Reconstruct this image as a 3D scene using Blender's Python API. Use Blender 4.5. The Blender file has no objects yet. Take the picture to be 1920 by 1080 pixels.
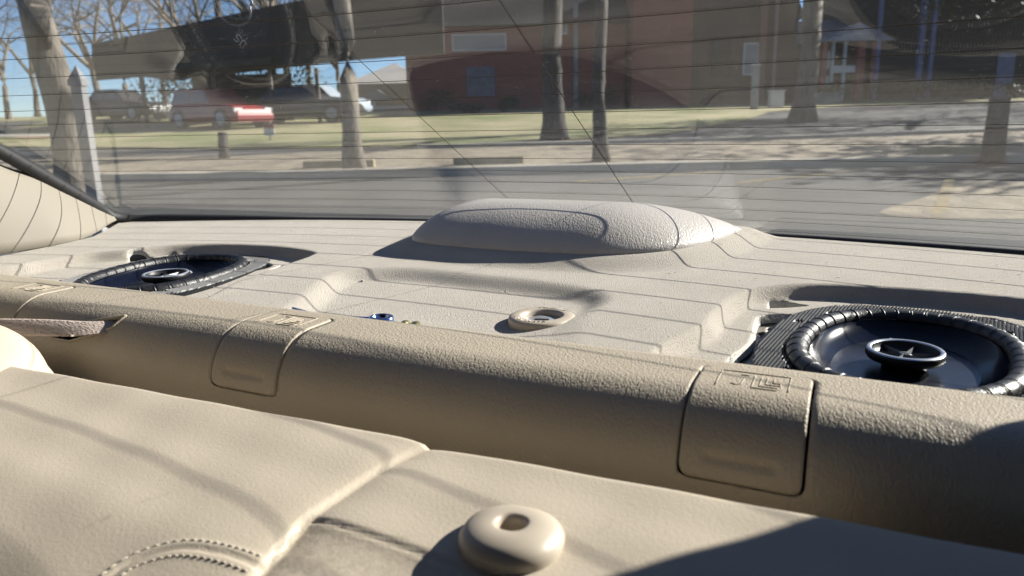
import bpy, math, random
import numpy as np
from math import sin, cos, pi, radians, sqrt, atan2
random.seed(7); RNG = np.random.default_rng(7)
S = bpy.context.scene; COL = S.collection

# ------------------------------------------------------------------ camera, sky, sun
EYE = 1.12                                   # eye height above the parking lot
YAW, PITCH, ROLL, FPX = 24.6, 13.0, 1.3, 1400.0
_y, _p, _r = map(radians, (YAW, PITCH, ROLL))
FW = np.array([-sin(_y)*cos(_p), cos(_y)*cos(_p), -sin(_p)])
_rt = np.array([cos(_y), sin(_y), 0.0]); _up = np.cross(_rt, FW)
RT = _rt*cos(_r) - _up*sin(_r); UP = _up*cos(_r) + _rt*sin(_r)
import mathutils
cam = bpy.data.cameras.new('camera'); camo = bpy.data.objects.new('camera', cam); COL.objects.link(camo)
M = mathutils.Matrix(((RT[0], UP[0], -FW[0], 0), (RT[1], UP[1], -FW[1], 0), (RT[2], UP[2], -FW[2], EYE), (0, 0, 0, 1)))
camo.matrix_world = M
cam.sensor_width = 36; cam.lens = FPX/1920*36; cam.clip_start = 0.01; cam.clip_end = 3000
cam.dof.use_dof = True; cam.dof.focus_distance = 0.55; cam.dof.aperture_fstop = 13
S.camera = camo
SUN = np.array([1.35, 1.45, 1.0]); SUN /= np.linalg.norm(SUN)
ELEV = math.asin(SUN[2]); AZ = atan2(SUN[0], SUN[1])
w = bpy.data.worlds.new('World'); S.world = w; w.use_nodes = True
nt = w.node_tree; bg = nt.nodes['Background']
sky = nt.nodes.new('ShaderNodeTexSky'); sky.sky_type = 'NISHITA'; sky.sun_disc = False
sky.sun_elevation = ELEV; sky.sun_rotation = AZ; sky.air_density = 0.75; sky.dust_density = 0.0; sky.ozone_density = 5.0; sky.altitude = 1200
nt.links.new(sky.outputs[0], bg.inputs[0]); bg.inputs[1].default_value = 0.052
sl = bpy.data.lights.new('sun', 'SUN'); sl.energy = 5.0; sl.angle = radians(0.5); sl.color = (1.0, 0.962, 0.90)
so = bpy.data.objects.new('sun', sl); COL.objects.link(so)
so.rotation_euler = mathutils.Vector(SUN).to_track_quat('Z', 'Y').to_euler()
S.view_settings.view_transform = 'Standard'; S.view_settings.look = 'None'; S.view_settings.exposure = 1.84; S.view_settings.gamma = 1
S.render.engine = 'CYCLES'
S.cycles.transparent_max_bounces = 24; S.cycles.max_bounces = 10; S.cycles.diffuse_bounces = 3

# ------------------------------------------------------------------ sight lines (measuring only)
def ray(u, v):
    d = RT*((u-960)/FPX) + UP*(-(v-540)/FPX) + FW
    return d/np.linalg.norm(d)
def onz(u, v, z):
    d = ray(u, v); return d*(z/d[2])

# ------------------------------------------------------------------ materials
def newmat(name):
    m = bpy.data.materials.new(name); m.use_nodes = True
    n = m.node_tree.nodes; return m, n, m.node_tree.links, n['Principled BSDF']
ALB = 0.74                                   # base colours below were matched one stop up; true albedo is lower
def alb(c, metal=0): return c if (c is None or metal > 0.5) else tuple(x*ALB for x in c)
def mat(name, col, rough=0.6, metal=0.0, spec=0.5, var=0.0, vscale=5.0, bump=0.0, bscale=60.0, bdist=0.002, col2=None, coat=0.0, detail=4, stretch=None):
    col = alb(col, metal); col2 = alb(col2, metal)
    m, n, l, b = newmat(name)
    b.inputs['Roughness'].default_value = rough; b.inputs['Metallic'].default_value = metal
    b.inputs['Specular IOR Level'].default_value = spec; b.inputs['Coat Weight'].default_value = coat
    c = (*col, 1); b.inputs['Base Color'].default_value = c
    tc = n.new('ShaderNodeTexCoord'); src = tc.outputs['Object']
    if stretch:
        mp = n.new('ShaderNodeMapping'); mp.inputs['Scale'].default_value = stretch; l.new(src, mp.inputs[0]); src = mp.outputs[0]
    if var or col2:
        no = n.new('ShaderNodeTexNoise'); no.inputs['Scale'].default_value = vscale; no.inputs['Detail'].default_value = detail; l.new(src, no.inputs['Vector'])
        r = n.new('ShaderNodeValToRGB'); r.color_ramp.elements[0].position = 0.35; r.color_ramp.elements[1].position = 0.65
        d = col2 if col2 else tuple(x*(1-var) for x in col)
        r.color_ramp.elements[0].color = (*d, 1); r.color_ramp.elements[1].color = c
        l.new(no.outputs[0], r.inputs[0]); l.new(r.outputs[0], b.inputs['Base Color'])
    if bump:
        no2 = n.new('ShaderNodeTexNoise'); no2.inputs['Scale'].default_value = bscale; no2.inputs['Detail'].default_value = 3; l.new(src, no2.inputs['Vector'])
        bp = n.new('ShaderNodeBump'); bp.inputs['Strength'].default_value = bump; bp.inputs['Distance'].default_value = bdist
        l.new(no2.outputs[0], bp.inputs['Height']); l.new(bp.outputs[0], b.inputs['Normal'])
    return m
def leather(name, col, scale=420, strength=0.7, dist=0.0006, rough=0.5, stretch=(1, 1, 1), soil=None, seam=0.25):
    col = alb(col); soil = alb(soil)
    m, n, l, b = newmat(name)
    b.inputs['Roughness'].default_value = rough; b.inputs['Specular IOR Level'].default_value = 0.2
    tc = n.new('ShaderNodeTexCoord'); mp = n.new('ShaderNodeMapping'); mp.inputs['Scale'].default_value = stretch; l.new(tc.outputs['Object'], mp.inputs[0])
    wn = n.new('ShaderNodeTexNoise'); wn.inputs['Scale'].default_value = scale*0.45; l.new(mp.outputs[0], wn.inputs['Vector'])
    ad = n.new('ShaderNodeVectorMath'); ad.operation = 'MULTIPLY_ADD'; ad.inputs[1].default_value = (0.004, 0.004, 0.004)
    l.new(wn.outputs['Color'], ad.inputs[0]); l.new(mp.outputs[0], ad.inputs[2])
    vo = n.new('ShaderNodeTexVoronoi'); vo.feature = 'SMOOTH_F1'; vo.inputs['Scale'].default_value = scale; vo.inputs['Smoothness'].default_value = 0.35; l.new(ad.outputs[0], vo.inputs['Vector'])
    fn = n.new('ShaderNodeTexNoise'); fn.inputs['Scale'].default_value = scale*1.3; fn.inputs['Detail'].default_value = 3; l.new(mp.outputs[0], fn.inputs['Vector'])
    mx = n.new('ShaderNodeMath'); mx.operation = 'MULTIPLY_ADD'; mx.inputs[1].default_value = 0.7
    l.new(fn.outputs[0], mx.inputs[0]); inv = n.new('ShaderNodeMath'); inv.operation = 'SUBTRACT'; inv.inputs[0].default_value = 1.0
    l.new(vo.outputs['Distance'], inv.inputs[1]); l.new(inv.outputs[0], mx.inputs[2])
    bp = n.new('ShaderNodeBump'); bp.inputs['Strength'].default_value = strength; bp.inputs['Distance'].default_value = dist
    l.new(mx.outputs[0], bp.inputs['Height']); l.new(bp.outputs[0], b.inputs['Normal'])
    big = n.new('ShaderNodeTexNoise'); big.inputs['Scale'].default_value = 14; big.inputs['Detail'].default_value = 6; l.new(tc.outputs['Object'], big.inputs['Vector'])
    r = n.new('ShaderNodeValToRGB'); r.color_ramp.elements[0].position = 0.3; r.color_ramp.elements[1].position = 0.6
    d = soil if soil else tuple(x*0.93 for x in col)
    r.color_ramp.elements[0].color = (*d, 1); r.color_ramp.elements[1].color = (*col, 1)
    l.new(big.outputs[0], r.inputs[0]); l.new(r.outputs[0], b.inputs['Base Color'])
    if soil:
        at = n.new('ShaderNodeAttribute'); at.attribute_name = 'wear'; g = n.new('ShaderNodeTexNoise'); g.inputs['Scale'].default_value = 260; g.inputs['Detail'].default_value = 6; g.inputs['Roughness'].default_value = 0.75
        l.new(tc.outputs['Object'], g.inputs['Vector']); cr = n.new('ShaderNodeValToRGB'); cr.color_ramp.elements[0].position = 0.40; cr.color_ramp.elements[1].position = 0.62
        l.new(g.outputs[0], cr.inputs[0]); mu = n.new('ShaderNodeMath'); mu.operation = 'MULTIPLY'; l.new(cr.outputs[0], mu.inputs[0]); l.new(at.outputs['Fac'], mu.inputs[1])
        mc = n.new('ShaderNodeMixRGB'); mc.inputs[2].default_value = (0.26, 0.22, 0.165, 1); l.new(mu.outputs[0], mc.inputs[0]); l.new(r.outputs[0], mc.inputs[1]); l.new(mc.outputs[0], b.inputs['Base Color'])
    return m
def felt(name, col):
    col = alb(col)
    m, n, l, b = newmat(name)
    b.inputs['Roughness'].default_value = 0.95; b.inputs['Specular IOR Level'].default_value = 0.1
    b.inputs['Sheen Weight'].default_value = 0.15
    tc = n.new('ShaderNodeTexCoord')
    a = n.new('ShaderNodeTexNoise'); a.inputs['Scale'].default_value = 850; a.inputs['Detail'].default_value = 4; a.inputs['Roughness'].default_value = 0.7; l.new(tc.outputs['Object'], a.inputs['Vector'])
    bp = n.new('ShaderNodeBump'); bp.inputs['Strength'].default_value = 1.0; bp.inputs['Distance'].default_value = 0.0014
    l.new(a.outputs[0], bp.inputs['Height']); l.new(bp.outputs[0], b.inputs['Normal'])
    c = n.new('ShaderNodeTexNoise'); c.inputs['Scale'].default_value = 30; c.inputs['Detail'].default_value = 8; l.new(tc.outputs['Object'], c.inputs['Vector'])
    r = n.new('ShaderNodeValToRGB'); r.color_ramp.elements[0].position = 0.3; r.color_ramp.elements[1].position = 0.7
    r.color_ramp.elements[0].color = (*[x*0.9 for x in col], 1); r.color_ramp.elements[1].color = (*col, 1)
    l.new(c.outputs[0], r.inputs[0]); l.new(r.outputs[0], b.inputs['Base Color'])
    return m
def glassmat(name, tint, dust=0.0, f0=0.04, shiny=1.0):
    m = bpy.data.materials.new(name); m.use_nodes = True; n = m.node_tree.nodes; l = m.node_tree.links; n.clear()
    out = n.new('ShaderNodeOutputMaterial'); tr = n.new('ShaderNodeBsdfTransparent'); tr.inputs[0].default_value = (*tint, 1)
    gl = n.new('ShaderNodeBsdfGlossy'); gl.inputs['Roughness'].default_value = 0.0; gl.inputs['Color'].default_value = (1, 1, 1, 1)
    g = n.new('ShaderNodeNewGeometry'); dt = n.new('ShaderNodeVectorMath'); dt.operation = 'DOT_PRODUCT'
    l.new(g.outputs['Incoming'], dt.inputs[0]); l.new(g.outputs['Normal'], dt.inputs[1])
    ab = n.new('ShaderNodeMath'); ab.operation = 'ABSOLUTE'; l.new(dt.outputs['Value'], ab.inputs[0])
    om = n.new('ShaderNodeMath'); om.operation = 'SUBTRACT'; om.inputs[0].default_value = 1.0; l.new(ab.outputs[0], om.inputs[1])
    pw = n.new('ShaderNodeMath'); pw.operation = 'POWER'; pw.inputs[1].default_value = 5; l.new(om.outputs[0], pw.inputs[0])
    fr = n.new('ShaderNodeMath'); fr.operation = 'MULTIPLY_ADD'; fr.inputs[1].default_value = (1-f0)*shiny; fr.inputs[2].default_value = f0*shiny; l.new(pw.outputs[0], fr.inputs[0])
    mx = n.new('ShaderNodeMixShader'); l.new(fr.outputs[0], mx.inputs[0]); l.new(tr.outputs[0], mx.inputs[1]); l.new(gl.outputs[0], mx.inputs[2])
    last = mx.outputs[0]
    if dust:
        tc = n.new('ShaderNodeTexCoord'); no = n.new('ShaderNodeTexNoise'); no.inputs['Scale'].default_value = 420; no.inputs['Detail'].default_value = 2; l.new(tc.outputs['Object'], no.inputs['Vector'])
        r = n.new('ShaderNodeValToRGB'); r.color_ramp.elements[0].position = 0.66; r.color_ramp.elements[1].position = 0.78
        r.color_ramp.elements[0].color = (dust, dust, dust, 1); r.color_ramp.elements[1].color = (dust*6, dust*6, dust*6, 1)
        l.new(no.outputs[0], r.inputs[0])
        tl = n.new('ShaderNodeBsdfTranslucent'); tl.inputs[0].default_value = (0.8, 0.78, 0.74, 1)
        m2 = n.new('ShaderNodeMixShader'); l.new(r.outputs[0], m2.inputs[0]); l.new(last, m2.inputs[1]); l.new(tl.outputs[0], m2.inputs[2]); last = m2.outputs[0]
    l.new(last, out.inputs[0]); return m
def brickmat(name, c1, c2, mortar, scale):
    c1, c2, mortar = alb(c1), alb(c2), alb(mortar)
    m, n, l, b = newmat(name); b.inputs['Roughness'].default_value = 0.85
    tc = n.new('ShaderNodeTexCoord'); mp = n.new('ShaderNodeMapping'); mp.inputs['Rotation'].default_value = (pi/2, 0, 0); l.new(tc.outputs['Object'], mp.inputs[0])
    br = n.new('ShaderNodeTexBrick'); br.inputs['Scale'].default_value = scale; br.inputs['Color1'].default_value = (*c1, 1); br.inputs['Color2'].default_value = (*c2, 1); br.inputs['Mortar'].default_value = (*mortar, 1)
    br.inputs['Mortar Size'].default_value = 0.012; l.new(mp.outputs[0], br.inputs['Vector'])
    no = n.new('ShaderNodeTexNoise'); no.inputs['Scale'].default_value = 0.8; l.new(tc.outputs['Object'], no.inputs['Vector'])
    mx = n.new('ShaderNodeMixRGB'); mx.blend_type = 'MULTIPLY'; mx.inputs[0].default_value = 0.5; l.new(br.outputs[0], mx.inputs[1]); l.new(no.outputs[0], mx.inputs[2])
    l.new(mx.outputs[0], b.inputs['Base Color']); return m

BEIGE = (0.50, 0.45, 0.37)
MT = dict(
    felt=felt('grey_beige_felt', (0.585, 0.53, 0.455)),
    cut=mat('frayed_white_fibre', (0.72, 0.69, 0.62), 0.95, bump=1, bscale=900, bdist=0.001),
    ledge=leather('ledge_grained_vinyl', (0.465, 0.402, 0.312), scale=800, strength=0.65, dist=0.0005, stretch=(1, 0.6, 0.6), rough=0.5),
    cover=leather('cover_grained_plastic', (0.465, 0.40, 0.308), scale=800, strength=0.6, dist=0.0005, stretch=(1, 0.62, 0.62), rough=0.5),
    lamp=leather('lamp_grained_plastic', (0.56, 0.52, 0.475), scale=720, strength=0.75, dist=0.0004, stretch=(1.0, 0.5, 0.5), rough=0.34),
    seat=leather('seat_leather', (0.605, 0.522, 0.412), scale=700, strength=0.15, dist=0.0005, rough=0.45, soil=(0.555, 0.478, 0.375)),
    plastic=mat('smooth_beige_plastic', (0.53, 0.455, 0.36), 0.4, var=0.05, vscale=40),
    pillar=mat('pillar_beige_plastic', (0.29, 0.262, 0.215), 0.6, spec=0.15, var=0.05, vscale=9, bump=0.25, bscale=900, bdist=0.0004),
    rubber=mat('black_rubber', (0.012, 0.012, 0.013), 0.65, bump=0.4, bscale=500, bdist=0.0005),
    wire=mat('dark_defroster_line', (0.06, 0.045, 0.035), 0.6),
    blk=mat('black_speaker_plastic', (0.012, 0.013, 0.016), 0.45, spec=0.3, bump=0.2, bscale=700, bdist=0.0003),
    cone=mat('glossy_black_cone', (0.007, 0.009, 0.020), 0.16, spec=0.16, var=0.3, vscale=90),
    surr=mat('dusty_rubber_surround', (0.022, 0.022, 0.024), 0.42, bump=0.5, bscale=900, bdist=0.0006, col2=(0.012, 0.012, 0.014), vscale=300),
    silver=mat('silver_ring', (0.55, 0.58, 0.64), 0.28, metal=0.7),
    metal=mat('dark_painted_steel', (0.018, 0.021, 0.035), 0.28, spec=0.6, var=0.3, vscale=60),
    bare=mat('dusty_primed_steel', (0.34, 0.31, 0.25), 0.55, col2=(0.16, 0.14, 0.11), vscale=45),
    vane=mat('grey_vane_plastic', (0.16, 0.165, 0.18), 0.4),
    void=mat('unlit_trunk_black', (0.006, 0.006, 0.006), 0.9),  # black colour stands in for the unlit depth of openings
    chrome=mat('blue_tinted_chrome', (0.42, 0.50, 0.78), 0.16, metal=1.0, var=0.2, vscale=60),
    brass=mat('zinc_yellow_steel', (0.52, 0.47, 0.24), 0.3, metal=0.9, var=0.3, vscale=200),
    strap=mat('woven_belt', (0.46, 0.38, 0.33), 0.75, bump=1, bscale=700, bdist=0.001, stretch=(0.5, 1, 1)),
    thread=mat('beige_thread', (0.62, 0.55, 0.44), 0.7, bump=0.6, bscale=2500, bdist=0.0004),
    white=mat('white_print', (0.75, 0.75, 0.75), 0.5),
    orange=mat('orange_lead', (0.55, 0.10, 0.03), 0.5),
    liner=mat('grey_headliner', (0.05, 0.047, 0.045), 0.95, bump=0.4, bscale=500, bdist=0.001),
    carpet=mat('dark_carpet', (0.025, 0.024, 0.024), 0.95, bump=0.4, bscale=300, bdist=0.002),
    paint=mat('grey_green_car_paint', (0.17, 0.18, 0.18), 0.25, spec=0.6, coat=0.6, var=0.05, vscale=3),
    dimglass=glassmat('light_cutting_glass', (0.3, 0.31, 0.32)),  # dark tint chosen to keep daylight out of the cabin
    glassin=glassmat('tinted_window_inner', (0.82, 0.825, 0.81), dust=0.006, f0=0.04, shiny=0.88),
    glassout=glassmat('tinted_window_outer', (0.88, 0.88, 0.87), f0=0.04, shiny=0.8),
)

# ------------------------------------------------------------------ helpers
def tag(o, label=None, cat=None, group=None, kind=None):
    if label: o['label'] = label
    if cat: o['category'] = cat
    if group: o['group'] = group
    if kind: o['kind'] = kind
    return o
OFF = np.array([0, 0, EYE])
def thing(name, label, cat, loc=(0, 0, 0), rz=0.0, group=None):
    o = bpy.data.objects.new(name, None); COL.objects.link(o); o.location = loc; o.rotation_euler = (0, 0, rz); o.empty_display_size = 0.05
    return tag(o, label, cat, group)
def mesh(name, V, F, m, parent=None, smooth=True, world=True, mats=None, mi=None):
    """world=True: V in car coordinates (eye at origin); parented objects are offset so that they land there."""
    me = bpy.data.meshes.new(name)
    V = np.asarray(V, float)
    me.from_pydata([tuple(v) for v in V], [], [tuple(int(i) for i in f) for f in F])
    if mats:
        for x in mats: me.materials.append(x)
        if mi is not None: me.polygons.foreach_set('material_index', np.asarray(mi, dtype=np.int32))
    else: me.materials.append(m)
    if smooth: me.polygons.foreach_set('use_smooth', [True]*len(me.polygons))
    me.update()
    o = bpy.data.objects.new(name, me); COL.objects.link(o)
    if parent is not None: o.parent = parent
    if world:
        o.location = tuple(OFF)
        p = parent
        while p is not None:
            o.location = tuple(np.array(o.location) - np.array(p.location)); p = p.parent
    return o
def sstep(x, a=0.0, b=1.0):
    t = np.clip((x-a)/(b-a), 0, 1); return t*t*(3-2*t)
def smooth_poly(pts, n=6, closed=True):
    P = np.asarray(pts, float); N = len(P); out = []
    for i in range(N if closed else N-1):
        g = (lambda k: P[k % N]) if closed else (lambda k: P[min(max(k, 0), N-1)])
        p0, p1, p2, p3 = g(i-1), g(i), g(i+1), g(i+2)
        for k in range(n):
            t = k/n
            out.append(0.5*((2*p1)+(-p0+p2)*t+(2*p0-5*p1+4*p2-p3)*t*t+(-p0+3*p1-3*p2+p3)*t**3))
    if not closed: out.append(P[-1])
    return np.array(out)
def rounded(pts, r, n=4):
    P = np.asarray(pts, float); out = []; N = len(P)
    for i in range(N):
        a, b, c = P[i-1], P[i], P[(i+1) % N]
        d1 = (a-b)/np.linalg.norm(a-b); d2 = (c-b)/np.linalg.norm(c-b)
        p, q = b+d1*r, b+d2*r
        for k in range(n+1):
            t = k/n; out.append((1-t)**2*p + 2*t*(1-t)*b + t*t*q)
    return np.array(out)
def inside(P, poly):
    x, y = P[:, 0], P[:, 1]; r = np.zeros(len(P), bool); n = len(poly); j = n-1
    for i in range(n):
        xi, yi = poly[i]; xj, yj = poly[j]
        if yi != yj:
            c = ((yi > y) != (yj > y)) & (x < (xj-xi)*(y-yi)/(yj-yi)+xi); r ^= c
        j = i
    return r
def nearest(P, poly, closed=True):
    best = np.full(len(P), 1e9); Q = P.copy(); n = len(poly)
    for i in range(n if closed else n-1):
        a = poly[i]; b = poly[(i+1) % n]; ab = b-a; L = (ab**2).sum()
        if L < 1e-14: continue
        t = np.clip(((P-a)@ab)/L, 0, 1); q = a+t[:, None]*ab; d = np.sqrt(((P-q)**2).sum(1))
        k = d < best; best[k] = d[k]; Q[k] = q[k]
    return best, Q
def sdist(P, poly):
    d, _ = nearest(P, poly); return np.where(inside(P, poly), -d, d)      # negative inside
def patch(name, ur, vr, cell, fmap, outline, holes, m, parent=None, skirt=None, skirt_mat=None, skirt_on='all', smooth=True):
    cu, cv = (cell, cell) if np.isscalar(cell) else cell
    us = np.arange(ur[0]-cu, ur[1]+2*cu, cu); vs = np.arange(vr[0]-cv, vr[1]+2*cv, cv)
    U, Vv = np.meshgrid(us, vs); P = np.stack([U.ravel(), Vv.ravel()], 1); nu, nv = len(us), len(vs)
    I = np.arange(nu*nv).reshape(nv, nu)
    F = np.stack([I[:-1, :-1].ravel(), I[:-1, 1:].ravel(), I[1:, 1:].ravel(), I[1:, :-1].ravel()], 1)
    C = P[F].mean(1); keep = inside(C, outline)
    for h in holes: keep &= ~inside(C, h)
    F = F[keep]
    E = np.concatenate([F[:, [0, 1]], F[:, [1, 2]], F[:, [2, 3]], F[:, [3, 0]]]); key = np.sort(E, 1)
    uq, inv, cnt = np.unique(key, axis=0, return_inverse=True, return_counts=True); inv = inv.ravel()
    bE = E[cnt[inv] == 1]; bv = np.unique(bE)
    best = np.full(len(bv), 1e9); Q = P[bv].copy(); own = np.zeros(len(bv), int)
    for k, poly in enumerate([outline]+list(holes)):
        d, q = nearest(P[bv], np.asarray(poly, float)); s = d < best; best[s] = d[s]; Q[s] = q[s]; own[s] = k
    P = P.copy(); P[bv] = Q
    used = np.unique(F); remap = -np.ones(len(P), int); remap[used] = np.arange(len(used))
    X = fmap(P[used]); F = remap[F]; faces = [tuple(f) for f in F]; mi = [0]*len(faces)
    if skirt is not None:
        ownmap = dict(zip(bv.tolist(), own.tolist())); extra = {}; VX = [X]; base = len(X); newv = []
        for a, b in bE:
            o1 = ownmap[a]
            if skirt_on == 'holes' and o1 == 0: continue
            ids = []
            for q in (a, b):
                if q not in extra:
                    extra[q] = base+len(newv); newv.append(X[remap[q]]+np.asarray(skirt(X[remap[q]])))
                ids.append(extra[q])
            faces.append((remap[b], remap[a], ids[0], ids[1])); mi.append(1 if skirt_mat else 0)
        if newv: X = np.concatenate([X, np.array(newv)])
    return mesh(name, X, faces, m, parent, smooth, mats=[m, skirt_mat] if skirt_mat else None, mi=mi if skirt_mat else None)
def tube_vf(pts, r, n=8, closed=False, up=(0, 0, 1), flat=1.0):
    P = np.asarray(pts, float); N = len(P); r = np.broadcast_to(np.asarray(r, float), (N,)); V = []; F = []
    ref = np.asarray(up, float)
    for i in range(N):
        a = P[(i-1) % N] if (closed or i > 0) else P[i]; b = P[(i+1) % N] if (closed or i < N-1) else P[i]
        t = b-a; t /= (np.linalg.norm(t)+1e-12); s = np.cross(t, ref)
        if np.linalg.norm(s) < 1e-6: s = np.cross(t, (1, 0.2, 0))
        s /= np.linalg.norm(s); q = np.cross(s, t)
        for k in range(n):
            an = 2*pi*k/n; V.append(P[i]+s*cos(an)*r[i]+q*sin(an)*r[i]*flat)
    for i in range(N if closed else N-1):
        j = (i+1) % N
        for k in range(n): F.append((i*n+k, i*n+(k+1) % n, j*n+(k+1) % n, j*n+k))
    if not closed:
        F.append(tuple(range(n-1, -1, -1))); F.append(tuple((N-1)*n+k for k in range(n)))
    return V, F
class MB:
    def __init__(s): s.V = []; s.F = []
    def add(s, V, F):
        b = len(s.V); s.V += [tuple(map(float, v)) for v in V]; s.F += [tuple(int(i)+b for i in f) for f in F]; return s
    def tube(s, pts, r, n=8, **k): return s.add(*tube_vf(pts, r, n, **k))
    def box(s, x0, x1, y0, y1, z0, z1):
        V = [(x0, y0, z0), (x1, y0, z0), (x1, y1, z0), (x0, y1, z0), (x0, y0, z1), (x1, y0, z1), (x1, y1, z1), (x0, y1, z1)]
        return s.add(V, [(3, 2, 1, 0), (4, 5, 6, 7), (0, 1, 5, 4), (1, 2, 6, 5), (2, 3, 7, 6), (3, 0, 4, 7)])
    def lathe(s, prof, n=48, c=(0, 0, 0), sx=1.0, sy=1.0, sq=2.0):
        V = []; F = []
        for (r, z) in prof:
            for k in range(n):
                a = 2*pi*k/n; ca, sa = cos(a), sin(a)
                g = (abs(ca)**sq+abs(sa)**sq)**(-1/sq)
                V.append((c[0]+r*sx*ca*g, c[1]+r*sy*sa*g, c[2]+z))
        for i in range(len(prof)-1):
            for k in range(n): F.append((i*n+k, i*n+(k+1) % n, (i+1)*n+(k+1) % n, (i+1)*n+k))
        return s.add(V, F)
    def prism(s, poly, z0, z1):
        n = len(poly); V = [(x, y, z0) for x, y in poly]+[(x, y, z1) for x, y in poly]
        F = [tuple(range(n-1, -1, -1)), tuple(range(n, 2*n))]+[(i, (i+1) % n, n+(i+1) % n, n+i) for i in range(n)]
        return s.add(V, F)
    def make(s, name, m, parent=None, smooth=False, world=False): return mesh(name, s.V, s.F, m, parent, smooth, world)
def bevel(o, wd, seg=2):
    b = o.modifiers.new('bevel', 'BEVEL'); b.width = wd; b.segments = seg; b.limit_method = 'ANGLE'; return o

# ================================================================== CAR: rear window surface
XC, GC, GS, GY, GZ = -0.26, 0.15, 0.5095, 0.757, -0.116
def gz(x, y): return GZ + (GY-y)*GS - GC*(x-XC)**2
def gy(x, z): return GY - (z-GZ+GC*(x-XC)**2)/GS
GN = np.array([0, sin(radians(27)), cos(radians(27))])
def xl(z): return np.interp(z, [-0.13, -0.112, -0.08, -0.027, 0.06, 0.2], [-0.83, -0.845, -0.822, -0.79, -0.745, -0.66])
def xr(z): return 2*(-0.275) - xl(z)
def build_window():
    t = thing('rear_window', 'large sloping tinted rear window with thin defroster lines above the beige shelf', 'car window', (XC, GY, EYE+GZ))
    nu, nv = 90, 60; zs = np.linspace(-0.122, 0.20, nv); V = []
    for z in zs:
        for a in np.linspace(0, 1, nu):
            x = xl(z)+(xr(z)-xl(z))*a; V.append((x, gy(x, z), z))
    V = np.array(V); I = np.arange(nu*nv).reshape(nv, nu)
    Fi = np.stack([I[:-1, :-1].ravel(), I[:-1, 1:].ravel(), I[1:, 1:].ravel(), I[1:, :-1].ravel()], 1)
    V2 = V + GN*0.0035; N = len(V)
    F = [tuple(f) for f in Fi]+[tuple(N+i for i in f[::-1]) for f in Fi]
    mi = [0]*len(Fi)+[1]*len(Fi)
    ring = list(I[0, :])+list(I[1:, -1])+list(I[-1, -2::-1])+list(I[-2:0:-1, 0])
    for k in range(len(ring)):
        a, b = ring[k], ring[(k+1) % len(ring)]; F.append((b, a, N+a, N+b)); mi.append(1)
    g = mesh('glass_pane', np.concatenate([V, V2]), F, None, t, mats=[MT['glassin'], MT['glassout']], mi=mi)
    # defroster lines: follow lines of constant height on the glass
    mb = MB()
    for k in range(15):
        s = 0.0392+0.0275*(k-1); z = GZ+s*sin(radians(27))
        if z > 0.19: break
        a, b = xl(z)+0.012, xr(z)-0.012
        xs = np.linspace(a, b, 70)
        mb.tube([np.array([x, gy(x, z), z])-GN*0.0006 for x in xs], 0.00046, 6, up=GN, flat=0.15)
    for x0 in (-0.188, -0.318, -0.80+0.0):
        if x0 < -0.7: continue
        mb.tube([np.array([x0, gy(x0, z), z])-GN*0.0006 for z in np.linspace(-0.098, 0.195, 40)], 0.00036, 6, up=GN, flat=0.15)
    mb.make('defroster_lines', MT['wire'], t, True, True)
    mb = MB(); rg = np.random.default_rng(5)
    for i in range(230):
        z = -0.11+0.25*rg.random()**1.3; x = xl(z)+(xr(z)-xl(z))*rg.uniform(0.1, 0.95); a = rg.uniform(0, pi); L = rg.choice([0.0004, 0.0006, 0.0009, 0.0035], p=[0.5, 0.3, 0.15, 0.05]); w_ = 0.00022
        p = np.array([x, gy(x, z), z])-GN*0.0003; e1 = np.array([1, 0, 0]); e2 = np.cross(GN, e1); d1 = (e1*cos(a)+e2*sin(a))*L; d2 = (-e1*sin(a)+e2*cos(a))*w_
        mb.add([p-d1, p-d2, p+d1, p+d2], [(0, 1, 2, 3)])
    tag(mb.make('dust_flecks', MT['cut'], t, False, True), kind='stuff')
    # rubber seal: bottom edge and both sides
    mb = MB(); P = []
    for z in np.linspace(0.2, -0.108, 24): P.append((xl(z)+0.002, gy(xl(z), z)-0.004, z-0.004))
    P2 = [(x, gy(x, -0.1165)-0.003, -0.1165-0.0035) for x in np.linspace(-0.825, 2*(-0.275)+0.825, 60)]
    P3 = [(xr(z)-0.002, gy(xr(z), z)-0.004, z-0.004) for z in np.linspace(-0.108, 0.2, 24)]
    path = np.array(P+P2+P3); r = np.interp(np.arange(len(path)), [0, 20, 26, 36, 60, len(path)-1], [0.006, 0.007, 0.009, 0.0055, 0.0055, 0.0065])
    mb.tube(path, r, 10)
    mb.make('rubber_seal', MT['rubber'], t, True, True)
build_window()

# ================================================================== parcel shelf
LAMP = smooth_poly([(-0.370, 0.590), (-0.30, 0.575), (-0.235, 0.573), (-0.178, 0.580), (-0.134, 0.608), (-0.108, 0.652), (-0.093, 0.712), (-0.102, 0.737), (-0.24, 0.744), (-0.378, 0.735), (-0.388, 0.65)], 8)
REC_R = smooth_poly([(-0.074, 0.36), (-0.074, 0.448), (-0.072, 0.485), (-0.066, 0.515), (-0.054, 0.540), (-0.025, 0.560), (0.02, 0.566), (0.071, 0.565), (0.115, 0.556), (0.145, 0.53), (0.155, 0.48), (0.155, 0.36)], 5)
REC_L = smooth_poly([(-0.452, 0.36), (-0.450, 0.447), (-0.454, 0.501), (-0.456, 0.541), (-0.467, 0.560), (-0.521, 0.572), (-0.588, 0.567), (-0.636, 0.548), (-0.664, 0.516), (-0.690, 0.49), (-0.705, 0.44), (-0.705, 0.36)], 5)
TRAY = smooth_poly([(-0.335, 0.33), (-0.350, 0.393), (-0.365, 0.437), (-0.382, 0.490), (-0.362, 0.515), (-0.32, 0.522), (-0.265, 0.516), (-0.217, 0.512), (-0.168, 0.500), (-0.152, 0.480), (-0.152, 0.44), (-0.152, 0.33)], 5)
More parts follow.
